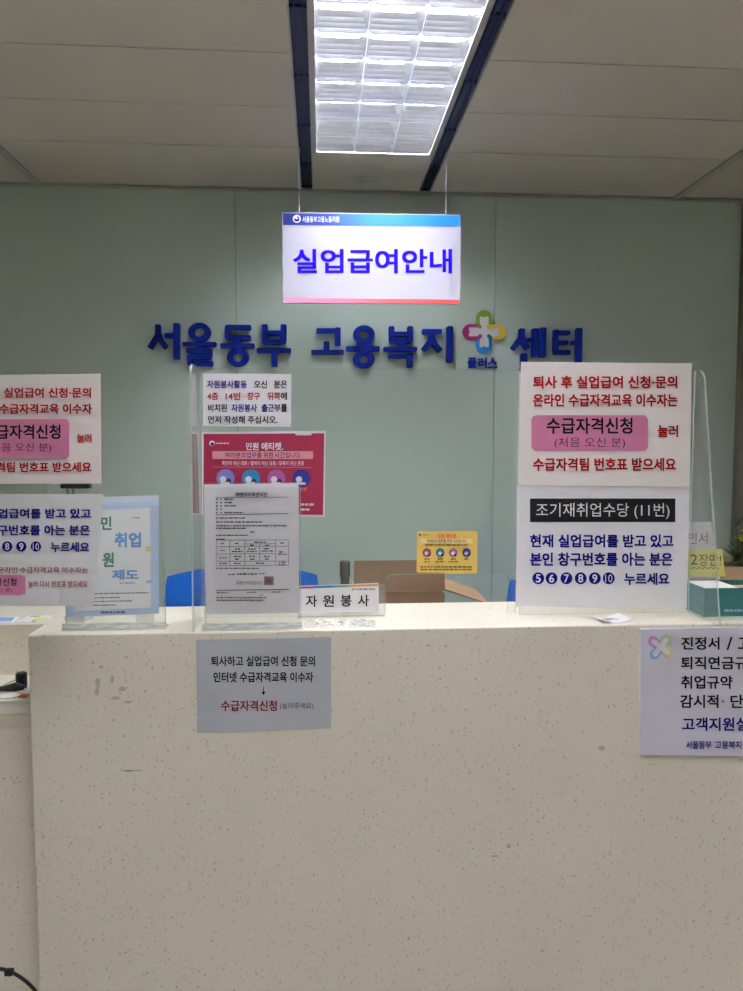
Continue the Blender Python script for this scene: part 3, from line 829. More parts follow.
# ------------------------------------------------------------------ document and poster holders
def holder(name, x0, x1, ytop, D, ybase, label):
    a, b = at(x0, ytop, D), at(x1, ytop, D)
    t = empty(name, ((a.x + b.x) / 2, D, CT))
    fl = on((x0 + x1) / 2, ybase, CT).y
    build('back_sheet', MB().box((a.x, D + .0025, CT + .004), (b.x, D + .0045, a.z)), [CLEAR], t)
    build('front_sheet', MB().box((a.x, D - .0035, CT + .004), (b.x, D - .0015, a.z - .012)), [CLEAR], t)
    ed = MB()
    for x in (a.x, b.x - .0015): ed.box((x, D - .0015, CT + .004), (x + .0015, D + .0025, a.z - .012))
    build('side_edge', ed, EDGE, t)
    mb = MB(); mb.box((a.x - .004, fl, CT), (b.x + .004, D + .018, CT + .003))
    build('foot', mb, FILM, t, bevel=.001)
    lip = MB(); lip.box((a.x - .002, fl + .002, CT + .004), (b.x + .002, fl + .005, CT + .016))
    build('foot_lip', lip, EDGE, t)
    tag(t, label, 'document holder')
    return t
DH = 1.645
holder('document_holder', 203, 300.5, 482, DH, 630.5, 'clear acrylic holder with the printed letter in front of the crimson poster')
dc = sheet('printed_letter', [(204, 484.5), (298.6, 482.8), (299.2, 613), (206.2, 614.8)], DH, PAPER)
tag(dc, 'white printed letter with small table and square stamp in clear holder', 'document')
sg = Sign(DH); K = INK_BLACK
sg.text('㈜벤처타워관리단', 235.5, 492.3, 267.5, 496.8, K, .03)
sg.line(215.8, 497.6, 288, 497.2, .4, K); sg.line(215.8, 514.8, 288, 513.6, .5, K)
for i, (y, x1) in enumerate(((499.3, 234), (502.6, 232), (505.9, 236.5), (509.2, 222), (512.6, 244))):
    sg.words(216, 218, y, 1.3, K); sg.words(220.5, 222, y, 1.3, K)
    if i != 3: sg.words(224.5, x1, y, 1.3, K)
sg.words(216, 246, 518, 1.2, K); sg.words(216, 262, 522, 1.2, K); sg.words(216, 287, 525.8, 1.2, K); sg.words(216, 246, 528.3, 1.2, K)
sg.words(250, 255, 532, 1.0, K); sg.words(216, 248, 535.3, 1.2, K); sg.words(216, 225, 539.4, 1.2, K)
tx = [216.2, 229.8, 244.8, 259.7, 275.7, 288.6]
ty = [540.2, 546.5, 554, 561.3, 565.6]
for x, y0, y1 in ((tx[0], ty[0], ty[4]), (tx[1], ty[0], ty[4]), (tx[2], ty[0], ty[4]), (tx[3], 544, 561.3), (tx[4], ty[0], ty[4]), (tx[5], ty[0], ty[4])): sg.line(x, y0, x, y1, .35, K)
for y, x0, x1 in ((ty[0], tx[0], tx[5]), (544, tx[2], tx[4]), (ty[1], tx[0], tx[5]), (ty[2], tx[0], tx[4]), (561.3, tx[0], tx[5]), (ty[4], tx[0], tx[5])): sg.line(x0, y, x1, y - .3, .35, K)
for x0, x1, y in ((221, 225, 543.5), (235, 239.5, 543.5), (254, 266, 542.2), (250, 254, 545.4), (265, 270, 545.4), (280, 284, 543), (221, 225, 550.5), (235, 240, 549), (232, 243, 551.5), (248, 256, 549), (247, 257, 551.5),
                  (279, 284, 552), (278, 287, 554.2), (219, 227, 557.8), (234, 241, 556.5), (235, 240, 559.2), (249, 255, 556.5), (250, 255, 559.2), (219, 227, 563.4), (234, 241, 563.4), (256, 264, 563.2), (278.5, 286, 562.4), (278.5, 286, 564.6)): sg.words(x0, x1, y, 1.2, K)
for x0, x1, y in ((264, 269, 548.6), (261.5, 273, 551), (264, 270, 556.5), (265, 269, 559)): sg.words(x0, x1, y, 1.2, INK_BLUE)
sg.words(216, 259, 568.3, 1.1, K); sg.words(228, 236, 574.4, 1, K); sg.text('귀 단 관 리 소', 237, 572.8, 257, 575.6, INK_GREY, 0) if False else sg.words(237, 257, 574, 1.8, INK_GREY)
sg.words(259, 266, 573.7, 1, K)
sg.text('㈜벤처타워관리단', 236.5, 581, 263, 585, INK_GREY, 0)
sg.rect(264, 576.4, 273.6, 585.2, mat('stamp_print', S(160, 120, 124), .6), 'stamp'); sg.rect(266, 578.2, 271.6, 583.4, mat('stamp_dark', S(130, 90, 96), .6), 'stamp', l=.0004)
sg.line(216.5, 590.4, 289, 589.3, .7, K); sg.words(216.5, 229, 592.7, 1.1, K); sg.words(247, 256, 592.5, 1, K); sg.words(272, 281, 592, 1, K)
sg.words(216.5, 266, 597.5, 1.2, K); sg.words(216.5, 264, 600.3, 1.2, K); sg.words(260, 263, 595, .9, K)
sg.finish(dc)
PH = 1.665
hb = holder('poster_holder', 62.5, 163.5, 500, PH, 630.5, 'clear acrylic holder with the pale blue poster at the counter\'s left end')
BLUEP = mat('pale_blue_print', S(208, 227, 252), .6, .3)
ps = sheet('info_poster', [(66, 498), (158.5, 495.3), (158.8, 613.5), (66, 617.5)], PH, BLUEP)
tag(ps, 'pale blue bordered poster with green and blue headline letters', 'poster')
sg = Sign(PH)
sg.poly([(66, 498), (158.5, 495.3), (158.5, 501), (66, 504)], mat('white_blue_print', S(222, 232, 246)), 'poster_band', l=.0001)
sg.poly([(75, 511), (150, 507.8), (151, 607.5), (75, 611.5)], mat('bright_white_print', S(251, 250, 253), .7, .2), 'white_field', l=.0002)
GRN = mat('green_print', S(74, 146, 110), .5); SKY = mat('sky_blue_print', S(110, 168, 222), .5)
sg.text('국', 82, 518, 95, 530.5, GRN, .03); sg.text('민', 101, 516.5, 111.5, 530, GRN, .03); sg.text('지', 84, 553, 96, 566, GRN, .03); sg.text('원', 102.5, 552.5, 114, 567, GRN, .03)
sg.text('취업', 114.5, 532.5, 141, 547.5, SKY, .035); sg.text('제도', 112, 569.5, 138.5, 580, SKY, .035)
YD = mat('yellow_dot_print', S(240, 220, 120))
for a in range(5): sg.disc(148.6 + 1.9 * math.cos(R(72 * a)), 548.8 + 1.9 * math.sin(R(72 * a)), 1.2, YD, 'flower_print')
sg.disc(148.6, 548.8, 1.0, PAPER, 'flower_print', l=.0007)
sg.disc(148, 582, 2, mat('cloud_blue', S(176, 200, 240)), 'cloud_print', l=.0006, ry=1.3); sg.disc(150.4, 581.5, 1.7, mat('cloud_blue', S(176, 200, 240)), 'cloud_print', l=.0007, ry=1.6)
sg.words(132, 141, 517.8, .8, INK_GREY); sg.words(120, 135, 583, .8, INK_GREY)
for y, x1 in ((594, 149), (598.2, 121), (601.8, 132), (605.6, 116)): sg.words(80, x1, y, 1.1, INK_GREY, slope=-.02)
sg.words(101, 126, 612.3, 1.6, INK_BLUE)
sg.finish(ps)
for x in (75, 145):
    a = at(x - 9, 627, PH - .006); b = at(x + 9, 620, PH - .006)
    build('tape_patch', MB().box((a.x, PH - .0060, CT + .014), (b.x, PH - .0045, CT + .030)), FILM, hb)

# ------------------------------------------------------------------ name plate, film, card
ND = 1.735
n0 = at(299, 613, ND); n1 = at(379, 612, ND)
npl = empty('name_plate', ((n0.x + n1.x) / 2, ND, CT))
tag(npl, 'white desk name plate with coloured top stripe and black writing', 'name plate')
card = sheet('card', [(299, 586), (378.5, 583), (379, 611), (299.5, 613.5)], ND, PAPER, parent=npl)
pl = MB(); pl.prism([(n0.x - .003, ND + .0015, CT), (n0.x - .003, ND + .0015, at(340, 585, ND).z), (n0.x - .003, ND + .0045, at(340, 585, ND).z), (n0.x - .003, ND + .036, CT)], (n1.x - n0.x + .018, 0, 0))
build('clear_wedge', pl, [FILM], npl)
build('clear_foot', MB().box((n0.x - .003, ND - .010, CT), (n1.x + .012, ND + .0015, CT + .003)), FILM, npl)
sg = Sign(ND)
c4 = [S(170, 30, 100), S(30, 110, 180), S(80, 160, 120), S(220, 160, 70)]
sg2 = grad('stripe_gradient', [(0, c4[0]), (.14, c4[0]), (.2, c4[1]), (.4, c4[1]), (.46, c4[2]), (.6, c4[2]), (.66, c4[3]), (1, c4[3])])
sg.poly([(299.5, 586.8), (378.3, 583.9), (378.3, 585.9), (299.5, 588.6)], sg2, 'coloured_stripe', l=.0003)
for ch, x in (('자', 306), ('원', 323), ('봉', 340.5), ('사', 358)):
    sg.text(ch, x, 595.2 - (x - 306) * .012, x + 11, 607 - (x - 306) * .012, INK_BLACK, .012)
sg.words(356, 376, 589.2, 1.3, INK_BLUE); sg.disc(353.3, 589.4, 1.2, INK_GREY, 'emblem'); sg.disc(353.3, 589.4, .7, PAPER, 'emblem', l=.0006)
sg.finish(card)
fm = MB(); rnd = random.Random(11); NX, NY = 26, 9
vs = []
for j in range(NY + 1):
    for i in range(NX + 1):
        p = on(303 + 72 * i / NX + rnd.uniform(-1, 1), 621.0 + 7 * j / NY + rnd.uniform(-.4, .4), CT)
        vs.append((p.x, p.y, CT + .001 + abs(rnd.gauss(0, .003)) * (0 < i < NX and 0 < j < NY)))
fm.faces(vs, [(j * (NX + 1) + i, j * (NX + 1) + i + 1, (j + 1) * (NX + 1) + i + 1, (j + 1) * (NX + 1) + i) for j in range(NY) for i in range(NX)])
fo = build('plastic_film', fm, FILM)
s_ = fo.modifiers.new('solidify', 'SOLIDIFY'); s_.thickness = .0003; s_.offset = 1
tag(fo, 'crumpled clear plastic film lying on the counter before the name plate', 'plastic film')
cd = MB(); vs = []
A, B_, C_, D_ = on(592, 619, CT), on(618, 615.3, CT), on(632, 622.3, CT), on(604, 624.2, CT)
for j in range(5):
    for i in range(9):
        u, t = i / 8, j / 4
        p = D_.lerp(C_, u).lerp(A.lerp(B_, u), t); p.z = CT + .001 + .006 * (2 * u - 1) ** 2
        vs.append(p)
cd.faces(vs, [(j * 9 + i, j * 9 + i + 1, (j + 1) * 9 + i + 1, (j + 1) * 9 + i) for j in range(4) for i in range(8)])
co = build('paper_slip', cd, PAPER)
s_ = co.modifiers.new('solidify', 'SOLIDIFY'); s_.thickness = .0006; s_.offset = 1
tag(co, 'small curled white slip lying on the counter below the navy text notice', 'paper slip')
sl = MB()
for u0, u1, t in ((.2, .6, .55), (.25, .7, .4)):
    P = [D_.lerp(C_, u).lerp(A.lerp(B_, u), tt) for u, tt in ((u0, t), (u1, t), (u1, t + .06), (u0, t + .06))]
    sl.poly([Vector((p.x, p.y, CT + .0022 + .006 * (2 * u - 1) ** 2)) for p, u in zip(P, (u0, u1, u1, u0))])
build('small_print', sl, INK_GREY, co, fix=False)

# ------------------------------------------------------------------ signs stuck on the counter's front
D = CF - .0012
fs_ = sheet('front_notice', [(196, 639.8), (331, 637), (331.2, 728.5), (197.3, 732.8)], D, mat('grey_notice_paper', S(180, 182, 188), .6, .3, var=.01))
tag(fs_, 'grey paper notice stuck on the front of the counter, black and red text', 'notice')
sg = Sign(D)
sg.text('퇴사하고 실업급여 신청 문의', 211, 656, 315, 666.3, INK_BLACK, .016)
sg.text('인터넷 수급자격교육 이수자', 213.5, 672, 313.3, 682.3, INK_BLACK, .016)
sg.line(263.5, 686.5, 263.5, 694.5, .6, INK_BLACK, 'lettering'); sg.poly([(261.6, 691.6), (265.4, 691.6), (263.5, 695.3)], INK_BLACK)
sg.text('수급자격신청', 221, 700.3, 277, 711, INK_DARKRED, .016)
sg.text('(눌러주세요)', 280, 702.5, 313.3, 709.8, INK_GREY, .0)
sg.finish(fs_)
D = CF - .007
rs = sheet('counter_sign', [(640.3, 629.3), (799, 626.3), (803, 756.5), (641, 755)], D, mat('pale_violet_board', S(212, 208, 220), .45, .4, var=.01), thick=.0065)
tag(rs, 'pale board sign with faded clover emblem on the front of the counter', 'sign')
sg = Sign(D)
sg.text('진정서', 681.5, 637, 719.5, 649.8, INK_BLACK, .02); sg.text('/', 726.5, 637, 732.5, 650, INK_BLACK, .01); sg.text('고', 738, 637.5, 750, 649, INK_BLACK, .02)
sg.text('퇴직연금규', 681, 656.5, 747.5, 669.5, INK_BLACK, .02)
sg.text('취업규약', 681, 675.7, 732.5, 688.8, INK_BLACK, .02)
sg.text('감시적', 680, 694.7, 718.5, 708, INK_BLACK, .02); sg.disc(723, 701.5, 1, INK_BLACK, 'lettering'); sg.text('단', 730.5, 694.7, 743.5, 708, INK_BLACK, .02)
sg.text('고객지원실', 682, 717.5, 748, 731, INK_BLUE, .022)
sg.text('서울동부', 686, 741, 711.5, 749, INK_BLUE, .02); sg.text('고용복지', 715, 741, 741.5, 749, INK_BLUE, .02)
P4 = [('pale_green', S(178, 202, 160)), ('pale_yellow', S(224, 208, 150)), ('pale_blue', S(150, 182, 226)), ('pale_mauve', S(206, 150, 200))]
for qi, ((nm, c), ang) in enumerate(zip(P4, (52, -38, -128, 142))):
    def rt(u, v): return (660.5 + 8.6 * (u * math.cos(R(ang)) - v * math.sin(R(ang))), 647 - 8.6 * (u * math.sin(R(ang)) + v * math.cos(R(ang))))
    out = [(.25, -.52)] + [(1.1 + .6 * math.cos(R(a)), .6 * math.sin(R(a))) for a in range(-90, 91, 15)] + [(.25, .52)]
    sg.poly([rt(u, v) for u, v in out], mat('print_' + nm, c, .5), 'emblem_petal', l=.0003 + .00006 * qi)
    inn = [(.0, -.3), (1.0, -.3)] + [(1.0 + .3 * math.cos(R(a)), .3 * math.sin(R(a))) for a in range(-75, 76, 25)] + [(1.0, .3), (.0, .3)]
    sg.poly([rt(u, v) for u, v in inn], mat('pale_violet_print', S(216, 214, 224), .5), 'emblem_figure', l=.0007 + .00006 * qi)
sg.finish(rs)

# ------------------------------------------------------------------ boxes, notes and plants at the right end
TEAL = mat('teal_board', S(58, 118, 118), .5, .3)
bx0, bx1 = on(702.5, 617, CT).x + .003, 1.36
by0 = on(702, 617, CT).y; by1 = by0 + .105; bz = at(702, 588.5, by0).z
tb = empty('teal_box', ((bx0 + bx1) / 2, (by0 + by1) / 2, CT))
T = .003; m_ = MB()
m_.box((bx0, by0, CT), (bx1, by1, CT + T)); m_.box((bx0, by0, CT + T), (bx1, by0 + T, bz)); m_.box((bx0, by1 - T, CT + T), (bx1, by1, bz)); m_.box((bx0, by0 + T, CT + T), (bx0 + T, by1 - T, bz)); m_.box((bx1 - T, by0 + T, CT + T), (bx1, by1 - T, bz))
build('tray', m_, TEAL, tb)
lid = MB(); pz = bz - .002
a, b, c, d = Vector((bx0 + T, by0 + T, pz)), Vector((on(738, 588, pz).x, by0 + T, pz)), Vector((on(716, 580.5, pz).x, by1 - T, pz)), Vector((bx0 + T, by1 - T, pz))
lid.prism([a, b, c, d], (0, 0, .0015)); build('white_insert', lid, PAPER_WARM, tb)
lid = MB(); lid.prism([b + Vector((.001, 0, -.012)), Vector((bx1 - T, by0 + T, pz - .012)), Vector((bx1 - T, by1 - T, pz - .012)), c + Vector((.001, 0, -.012))], (0, 0, .001)); build('brown_insert', lid, mat('kraft_board', S(176, 146, 112), .8), tb)
tag(tb, 'low teal box with white insert at the right end of the counter', 'box')
sg = Sign(by0); sg.text('EPSU-4005', 726, 609, 752, 613, mat('pale_teal_ink', S(150, 190, 188)), .0); sg.finish(tb) if False else None
sg = Sign(by0); sg.words(724.5, 748, 610.5, 2.6, mat('pale_teal_ink', S(150, 190, 188))); sg.finish(tb)
WD = by1 + .012
wn = sheet('handwritten_note', [(684, 522.5), (713.3, 522.5), (726, 612), (684, 612)], WD, PAPER, bend=lambda u, t: .012 * t)
tag(wn, 'white handwritten note standing behind the teal box', 'note')
PEN = mat('grey_pen_ink', S(84, 84, 110)); PENB = mat('dark_pen_ink', S(60, 58, 44))
sg = Sign(WD - .0005 + .008); sg.text('인서', 688, 532.5, 707.5, 544, PEN, -.003); sg.finish(wn)
yn = sheet('sticky_note', [(683, 549.2), (722.2, 549.2), (725.4, 576.5), (683, 576.5)], WD - .004, mat('yellow_note_paper', S(226, 222, 128), .7, .2))
tag(yn, 'yellow handwritten note stuck to the white note behind teal box', 'note')
sg = Sign(WD - .004); sg.text('2', 690.5, 554.5, 697.5, 564.5, PENB, .0); sg.text('장만!', 699, 554, 721, 566, PENB, -.003)
pts = [(690 + k * 1.0, 568 + 1.0 * math.sin(k * 1.15)) for k in range(30)]
for (xa_, ya_), (xb_, yb_) in zip(pts, pts[1:]): sg.line(xa_, ya_, xb_, yb_, .6, PENB, 'wavy_underline', l=.0006)
sg.finish(yn)
KR = mat('brown_cardboard', S(158, 132, 102), .85, .15, var=.06)
bp_ = Vector((1.225, 2.02, 0)); a_ = R(-14)
pb_ = empty('planter_box', (bp_.x, bp_.y, CT))
hw, hd, hz = .20, .11, at(733, 567, 1.93).z - CT
m_ = MB(); t_ = .004
for lo_, hi_ in (((-hw, -hd, 0), (hw, hd, t_)), ((-hw, -hd, t_), (hw, -hd + t_, hz)), ((-hw, hd - t_, t_), (hw, hd, hz)), ((-hw, -hd + t_, t_), (-hw + t_, hd - t_, hz)), ((hw - t_, -hd + t_, t_), (hw, hd - t_, hz))):
    M = Matrix.Rotation(a_, 3, 'Z')
    vs = [M @ Vector((x, y, z)) + bp_ + Vector((0, 0, CT)) for x in (lo_[0], hi_[0]) for y in (lo_[1], hi_[1]) for z in (lo_[2], hi_[2])]
    m_.faces(vs, [(0, 1, 3, 2), (4, 6, 7, 5), (0, 4, 5, 1), (2, 3, 7, 6), (0, 2, 6, 4), (1, 5, 7, 3)])
build('carton', m_, KR, pb_)
m_ = MB(); M = Matrix.Rotation(a_, 3, 'Z')
m_.prism([M @ Vector((x, y, hz - .03)) + bp_ + Vector((0, 0, CT)) for x, y in ((-hw + .006, -hd + .006), (hw - .006, -hd + .006), (hw - .006, hd - .006), (-hw + .006, hd - .006))], (0, 0, .01))
build('soil', m_, mat('dark_soil', S(50, 42, 34), .95, .1, var=.3, scale=120), pb_)
tag(pb_, 'brown cardboard box of soil holding the plants behind the teal box', 'box')
LEAF = mat('dark_leaf', S(62, 84, 44), .5, .4, var=.2); STEM = mat('plant_stem', S(74, 80, 50), .6)
FLOW = mat('yellow_petal', S(232, 216, 50), .5)
def leaf(mb, p, d, L, wd, droop):
    d = Vector(d).normalized(); sd_ = d.cross(Vector((0, 0, 1)))
    if sd_.length < .1: sd_ = Vector((1, 0, 0))
    sd_.normalize(); N = 6; rows = []
    for i in range(N + 1):
        t = i / N; c = Vector(p) + d * L * t + Vector((0, 0, -droop * t * t)); w_ = wd * math.sin(math.pi * (t * .92 + .04)) ** .8
        rows.append([c - sd_ * w_ + Vector((0, 0, w_ * .3)), c, c + sd_ * w_ + Vector((0, 0, w_ * .3))])
    b = [v for r in rows for v in r]
    mb.faces(b, [(i * 3 + k, i * 3 + k + 1, (i + 1) * 3 + k + 1, (i + 1) * 3 + k) for i in range(N) for k in (0, 1)])
def plant(loc, tips, flowers, seed, label):
    rd = random.Random(seed)
    t = empty('flowering_plant', loc); loc = Vector(loc)
    s = MB(); lf = MB()
    for tip in tips:
        tip = Vector(tip); mid = loc.lerp(tip, .5) + Vector((rd.uniform(-.01, .01), 0, .01))
        s.tube([loc, mid, tip], [.003, .0022, .0014], 7)
        for k in range(5):
            u = rd.uniform(.35, 1); p = loc.lerp(tip, u); a = rd.uniform(0, 6.28)
            leaf(lf, p, (math.cos(a), math.sin(a), rd.uniform(.1, .9)), rd.uniform(.03, .055), rd.uniform(.007, .012), rd.uniform(.0, .02))
    build('stems', s, STEM, t, smooth=True); lo_ = build('leaves', lf, LEAF, t, smooth=True, fix=False)
    for fpos in flowers:
        f = MB(); fp = Vector(fpos)
        for ring, (rr, n_) in enumerate(((.021, 9), (.014, 7), (.008, 5))):
            for k in range(n_):
                a = 2 * math.pi * k / n_ + ring * .4
                leaf(f, fp + Vector((0, 0, .004 * ring)), (math.cos(a), math.sin(a) , .35 + .35 * ring), rr, .006, 0)
        f.lathe(fp, [(.004, -.004), (.006, 0), (.003, .004)], 10)
        build('flower', f, FLOW, t, smooth=True, fix=False)
    tag(t, label, 'plant')
pd = 1.99
f1 = at(742, 540, pd); f1b = at(748, 533, pd)
plant((at(738, 575, pd).x, pd, CT + hz - .02), [at(735, 518, pd), at(728, 545, pd), f1 - Vector((0, 0, .01)), f1b - Vector((0, 0, .01)), at(741, 556, pd), at(733, 556, pd)], [f1, f1b], 5, 'yellow flowering plant with dark stems at the frame\'s right edge')

# ------------------------------------------------------------------ behind the counter
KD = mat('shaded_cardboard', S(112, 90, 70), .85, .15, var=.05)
kD = 2.05
ka, kb = at(353.5, 562, kD), at(445, 561, kD)
kc = empty('cardboard_carton', ((ka.x + kb.x) / 2, kD + .1, .75))
ztop = ka.z; zf = at(400, 591, kD).z
kk = MB(); tt = .005; kx1 = kb.x
kk.box((ka.x, kD, .75), (kx1, kD + .22, .755)); kk.box((ka.x, kD + .215, .755), (kx1, kD + .22, zf - .02)); kk.box((ka.x, kD, .755), (ka.x + tt, kD + .215, zf - .01)); kk.box((kx1 - tt, kD, .755), (kx1, kD + .215, zf - .01)); kk.box((ka.x + tt, kD, .755), (kx1 - tt, kD + tt, zf - .002))
build('carton_body', kk, mat('carton_front', S(136, 110, 86), .85, .15), kc)
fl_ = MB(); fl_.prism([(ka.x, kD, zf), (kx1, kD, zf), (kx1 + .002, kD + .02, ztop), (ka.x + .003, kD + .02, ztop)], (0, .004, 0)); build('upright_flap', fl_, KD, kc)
fl_ = MB(); fl_.prism([(kx1 + .003, kD + .20, zf + .004), (kx1 + .003, kD + .006, zf - .002), (kx1 + .13, kD + .006, zf - .045), (kx1 + .13, kD + .20, zf - .04)], (0, 0, .004)); build('side_flap', fl_, mat('carton_front', S(136, 110, 86)), kc)
tag(kc, 'open brown cardboard carton with raised flap behind the hand slot', 'carton')
# small dark bottle beside it
bpn = at(345, 592, 1.99)
bo = MB().lathe((bpn.x, 1.99, .75), [(.030, 0), (.032, .01), (.032, .27), (.028, .31), (.014, .36), (.012, .385), (.012, .40)], 24)
bt = build('bottle', bo, mat('grey_green_bottle', S(80, 85, 72), .5, .3), smooth=True)
build('cap', MB().lathe((bpn.x, 1.99, .75), [(.014, .40), (.014, at(346, 562, 1.99).z - .75), (.012, at(346, 561, 1.99).z - .75)], 16), mat('bottle_cap_grey', S(70, 72, 64), .5), bt)
tag(bt, 'slim grey green bottle standing beside the cardboard carton', 'bottle')
BLUEF = mat('blue_chair_fabric', S(8, 78, 160), .8, .2, var=.08, scale=300)
BPL = mat('black_chair_plastic', S(30, 30, 32), .5)
def make_chair(x, y, top, w):
    t = empty('office_chair', (x, y - .22, 0))
    m_ = MB(); NX, NZ = 16, 12; z0 = top - .52; vs = []
    for side in (0, 1):
        for j in range(NZ + 1):
            for i in range(NX + 1):
                u, v = i / NX * 2 - 1, j / NZ
                zc = (v * 2 - 1)
                k = 1 - .04 * max(0, abs(zc) - .55) ** 2 / .2025
                xx = u * w / 2 * k
                zz_ = z0 + .52 * v - (.016 * abs(u) ** 3 if v > .5 else -.05 * abs(u) ** 3)
                e = max(0, 1 - abs(u) ** 6) * max(0, 1 - abs(zc) ** 6)
                yy = y - .10 * u * u + (-.028 if side == 0 else .028) * e ** .5 + .05 * (v - .3)
                vs.append((x + xx, yy, zz_))
    n_ = (NX + 1) * (NZ + 1); fs = []
    for s_ in (0, 1):
        for j in range(NZ):
            for i in range(NX):
                a = s_ * n_ + j * (NX + 1) + i; f = (a, a + 1, a + NX + 2, a + NX + 1); fs.append(f if s_ == 0 else f[::-1])
    m_.faces(vs, fs); build('backrest', m_, BLUEF, t, smooth=True)
    m_ = MB(); rr = .24; prof = [(.02, .43), (.20, .43), (.235, .445), (.24, .47), (.225, .495), (.18, .505), (.02, .508)]
    m_.lathe((x, y - .24, 0), prof, 28); build('seat', m_, BLUEF, t, smooth=True)
    build('back_bar', MB().tube([(x, y + .03, top - .25), (x, y + .045, .55), (x, y - .02, .44), (x, y - .2, .425)], .014, 10), BPL, t, smooth=True)
    build('gas_post', MB().tube([(x, y - .24, .08), (x, y - .24, .43)], .025, 14), BPL, t, smooth=True)
    for k in range(5):
        a = 2 * math.pi * k / 5 + .3; c, s_ = math.cos(a), math.sin(a)
        lg = build('leg', MB().tube([(x, y - .24, .10), (x + .24 * c, y - .24 + .24 * s_, .065)], [.022, .014], 8), BPL, t)
        build('caster', MB().tube([(x + .24 * c - .014 * s_, y - .24 + .24 * s_ + .014 * c, .0255), (x + .24 * c + .014 * s_, y - .24 + .24 * s_ - .014 * c, .0255)], .025, 14), BPL, lg)
    return t
CD = 2.60
xl_, xr_ = at(168, 590, CD).x, at(320, 590, CD).x
ch = make_chair((xl_ + xr_) / 2, CD, at(240, 568, CD).z, xr_ - xl_)
tag(ch, 'blue fabric office chair behind the counter, back seen beside the letter', 'office chair', 'blue office chairs behind the counter')
c2 = copy_tree(ch); w2 = xr_ - xl_
c2.location = (at(511.5, 595, 2.33).x + w2 / 2, 2.55, 0); c2.rotation_euler.z = math.pi
c2['label'] = 'blue fabric office chair hidden behind the right screen\'s notices'

# ------------------------------------------------------------------ things on the stepped desk
WP = mat('white_plastic', S(228, 224, 216), .4, .5)
pb0 = on(28, 715, LZ); sy0 = pb0.y; zt_ = at(20, 700, sy0).z
sx1 = cx0 - .006; sy1 = sy0 + .11
pw = empty('power_strip', (sx1 - .18, (sy0 + sy1) / 2, LZ))
build('body', MB().box((sx1 - .36, sy0, LZ), (sx1, sy1, zt_)), WP, pw, bevel=.006)
for k in range(3):
    xx = at(10, 697, sy0 + .035).x - .075 * k
    build('socket', MB().lathe((xx, sy0 + .034, zt_), [(.026, -.001), (.026, .002), (.023, .002), (.021, -.0005)], 24), mat('socket_plastic', S(206, 202, 196), .4), pw)
swx = at(24.5, 696, sy0 + .024).x; sw = MB().box((swx - .011, sy0 + .014, zt_), (swx + .009, sy0 + .034, zt_ + .004)); build('switch', sw, mat('orange_switch', S(220, 130, 70), .4), pw, bevel=.001)
tag(pw, 'white power strip with orange switch on the stepped desk', 'power strip')
BK = mat('black_rubber', S(20, 20, 22), .45)
a = at(21.5, 680, sy0 + .085)
ad = build('power_adapter', MB().lathe((a.x, sy0 + .085, zt_ + .0022), [(.012, 0), (.013, .004), (.0135, .03), (.013, .036), (.010, .038)], 20), BK, smooth=False)
tag(ad, 'upright black round plug in the power strip', 'plug')
pg = MB(); y_ = sy0 + .062; xr2 = at(24, 690, y_).x
pg.tube([(xr2, y_, zt_ + .010), (xr2 - .02, y_, zt_ + .012), (xr2 - .05, y_, zt_ + .008), (xr2 - .2, y_ + .01, zt_ + .007)], [.006, .011, .006, .004], 12)
po = build('power_plug', pg, BK, smooth=True)
tag(po, 'flat black plug and cord lying across the power strip', 'plug')
cb = MB(); q1 = at(16, 680, sy0 + .095)
cb.tube([(q1.x - .002, sy0 + .096, q1.z), (at(0, 687, sy0 + .10).x, sy0 + .10, at(0, 687, sy0 + .10).z), (at(-30, 695, sy0 + .10).x, sy0 + .102, zt_ + .004)], .0018, 8)
co_ = build('grey_cord', cb, mat('grey_cord_rubber', S(150, 150, 140), .5), smooth=True)
tag(co_, 'thin grey cord running from the upright black plug', 'cord')
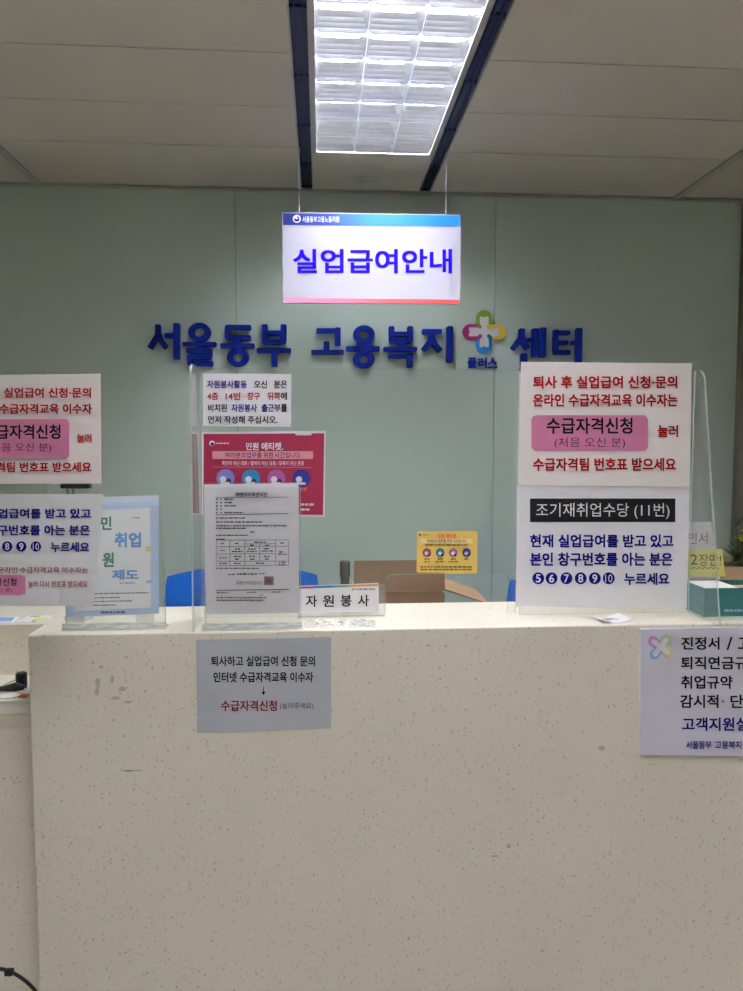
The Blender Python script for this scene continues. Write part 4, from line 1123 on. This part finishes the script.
def leaflet(c, m, label, prints):
    P = [on(x, y, LZ2 + .001) for x, y in c]
    for p in P: p.z = LZ2
    o = build('leaflet', MB().prism(P, (0, 0, .0012)), m); tag(o, label, 'leaflet', 'leaflets on the stepped desk')
    for (u0, t0, u1, t1), pm in prints:
        mm = MB(); mm.poly([Vector((q.x, q.y, LZ2 + .0016)) for q in (P[3].lerp(P[2], u).lerp(P[0].lerp(P[1], u), t) for u, t in ((u0, t0), (u1, t0), (u1, t1), (u0, t1)))])
        build('printed_panel', mm, pm, o, fix=False)
leaflet([(-30, 616.6), (19, 616.6), (12, 622.6), (-40, 622.6)], PAPER, 'blue printed leaflet at the left on the stepped desk', [((.1, .2, .95, .85), mat('leaflet_blue', S(130, 170, 216)))])
leaflet([(30, 615.2), (53, 615.2), (43, 622), (15, 622)], PAPER, 'white and yellow leaflet beside the blue one on the stepped desk', [((.5, .15, .98, .6), mat('leaflet_yellow', S(226, 222, 130))), ((.15, .7, .55, .9), mat('leaflet_green', S(170, 190, 140))), ((.55, .05, .7, .14), INK_BLUE)])
# black cable at the bottom left
cD = 1.52
cp = [at(-40, 985, cD), at(-15, 970, cD), at(2, 968.5, cD), at(14, 973, cD), at(26, 981, cD), at(36, 991, cD), at(48, 1012, cD), at(50, 1060, cD + .03), at(30, 1200, cD + .04)]
fine = []
for i in range(len(cp) - 1):
    for k in range(5): fine.append(cp[i].lerp(cp[i + 1], k / 5))
fine.append(cp[-1])
for _ in range(3): fine = [fine[0]] + [(fine[i - 1] + fine[i] * 2 + fine[i + 1]) / 4 for i in range(1, len(fine) - 1)] + [fine[-1]]
fine.append(Vector((fine[-1].x + .03, 1.54, .006))); fine.append(Vector((fine[-1].x + .2, 1.56, .006)))
cbo = build('black_cable', MB().tube(fine, .0035, 10), BK, smooth=True)
k_ = at(9, 972.5, cD - .002)
build('cable_clip', MB().box((k_.x - .008, k_.y - .006, k_.z - .005), (k_.x + .009, k_.y + .006, k_.z + .007)), BK, cbo, bevel=.002)
tag(cbo, 'black cable looping beside the counter at the bottom left', 'cable')

for o in bpy.data.objects:
    if 'world_origin' in o: del o['world_origin']
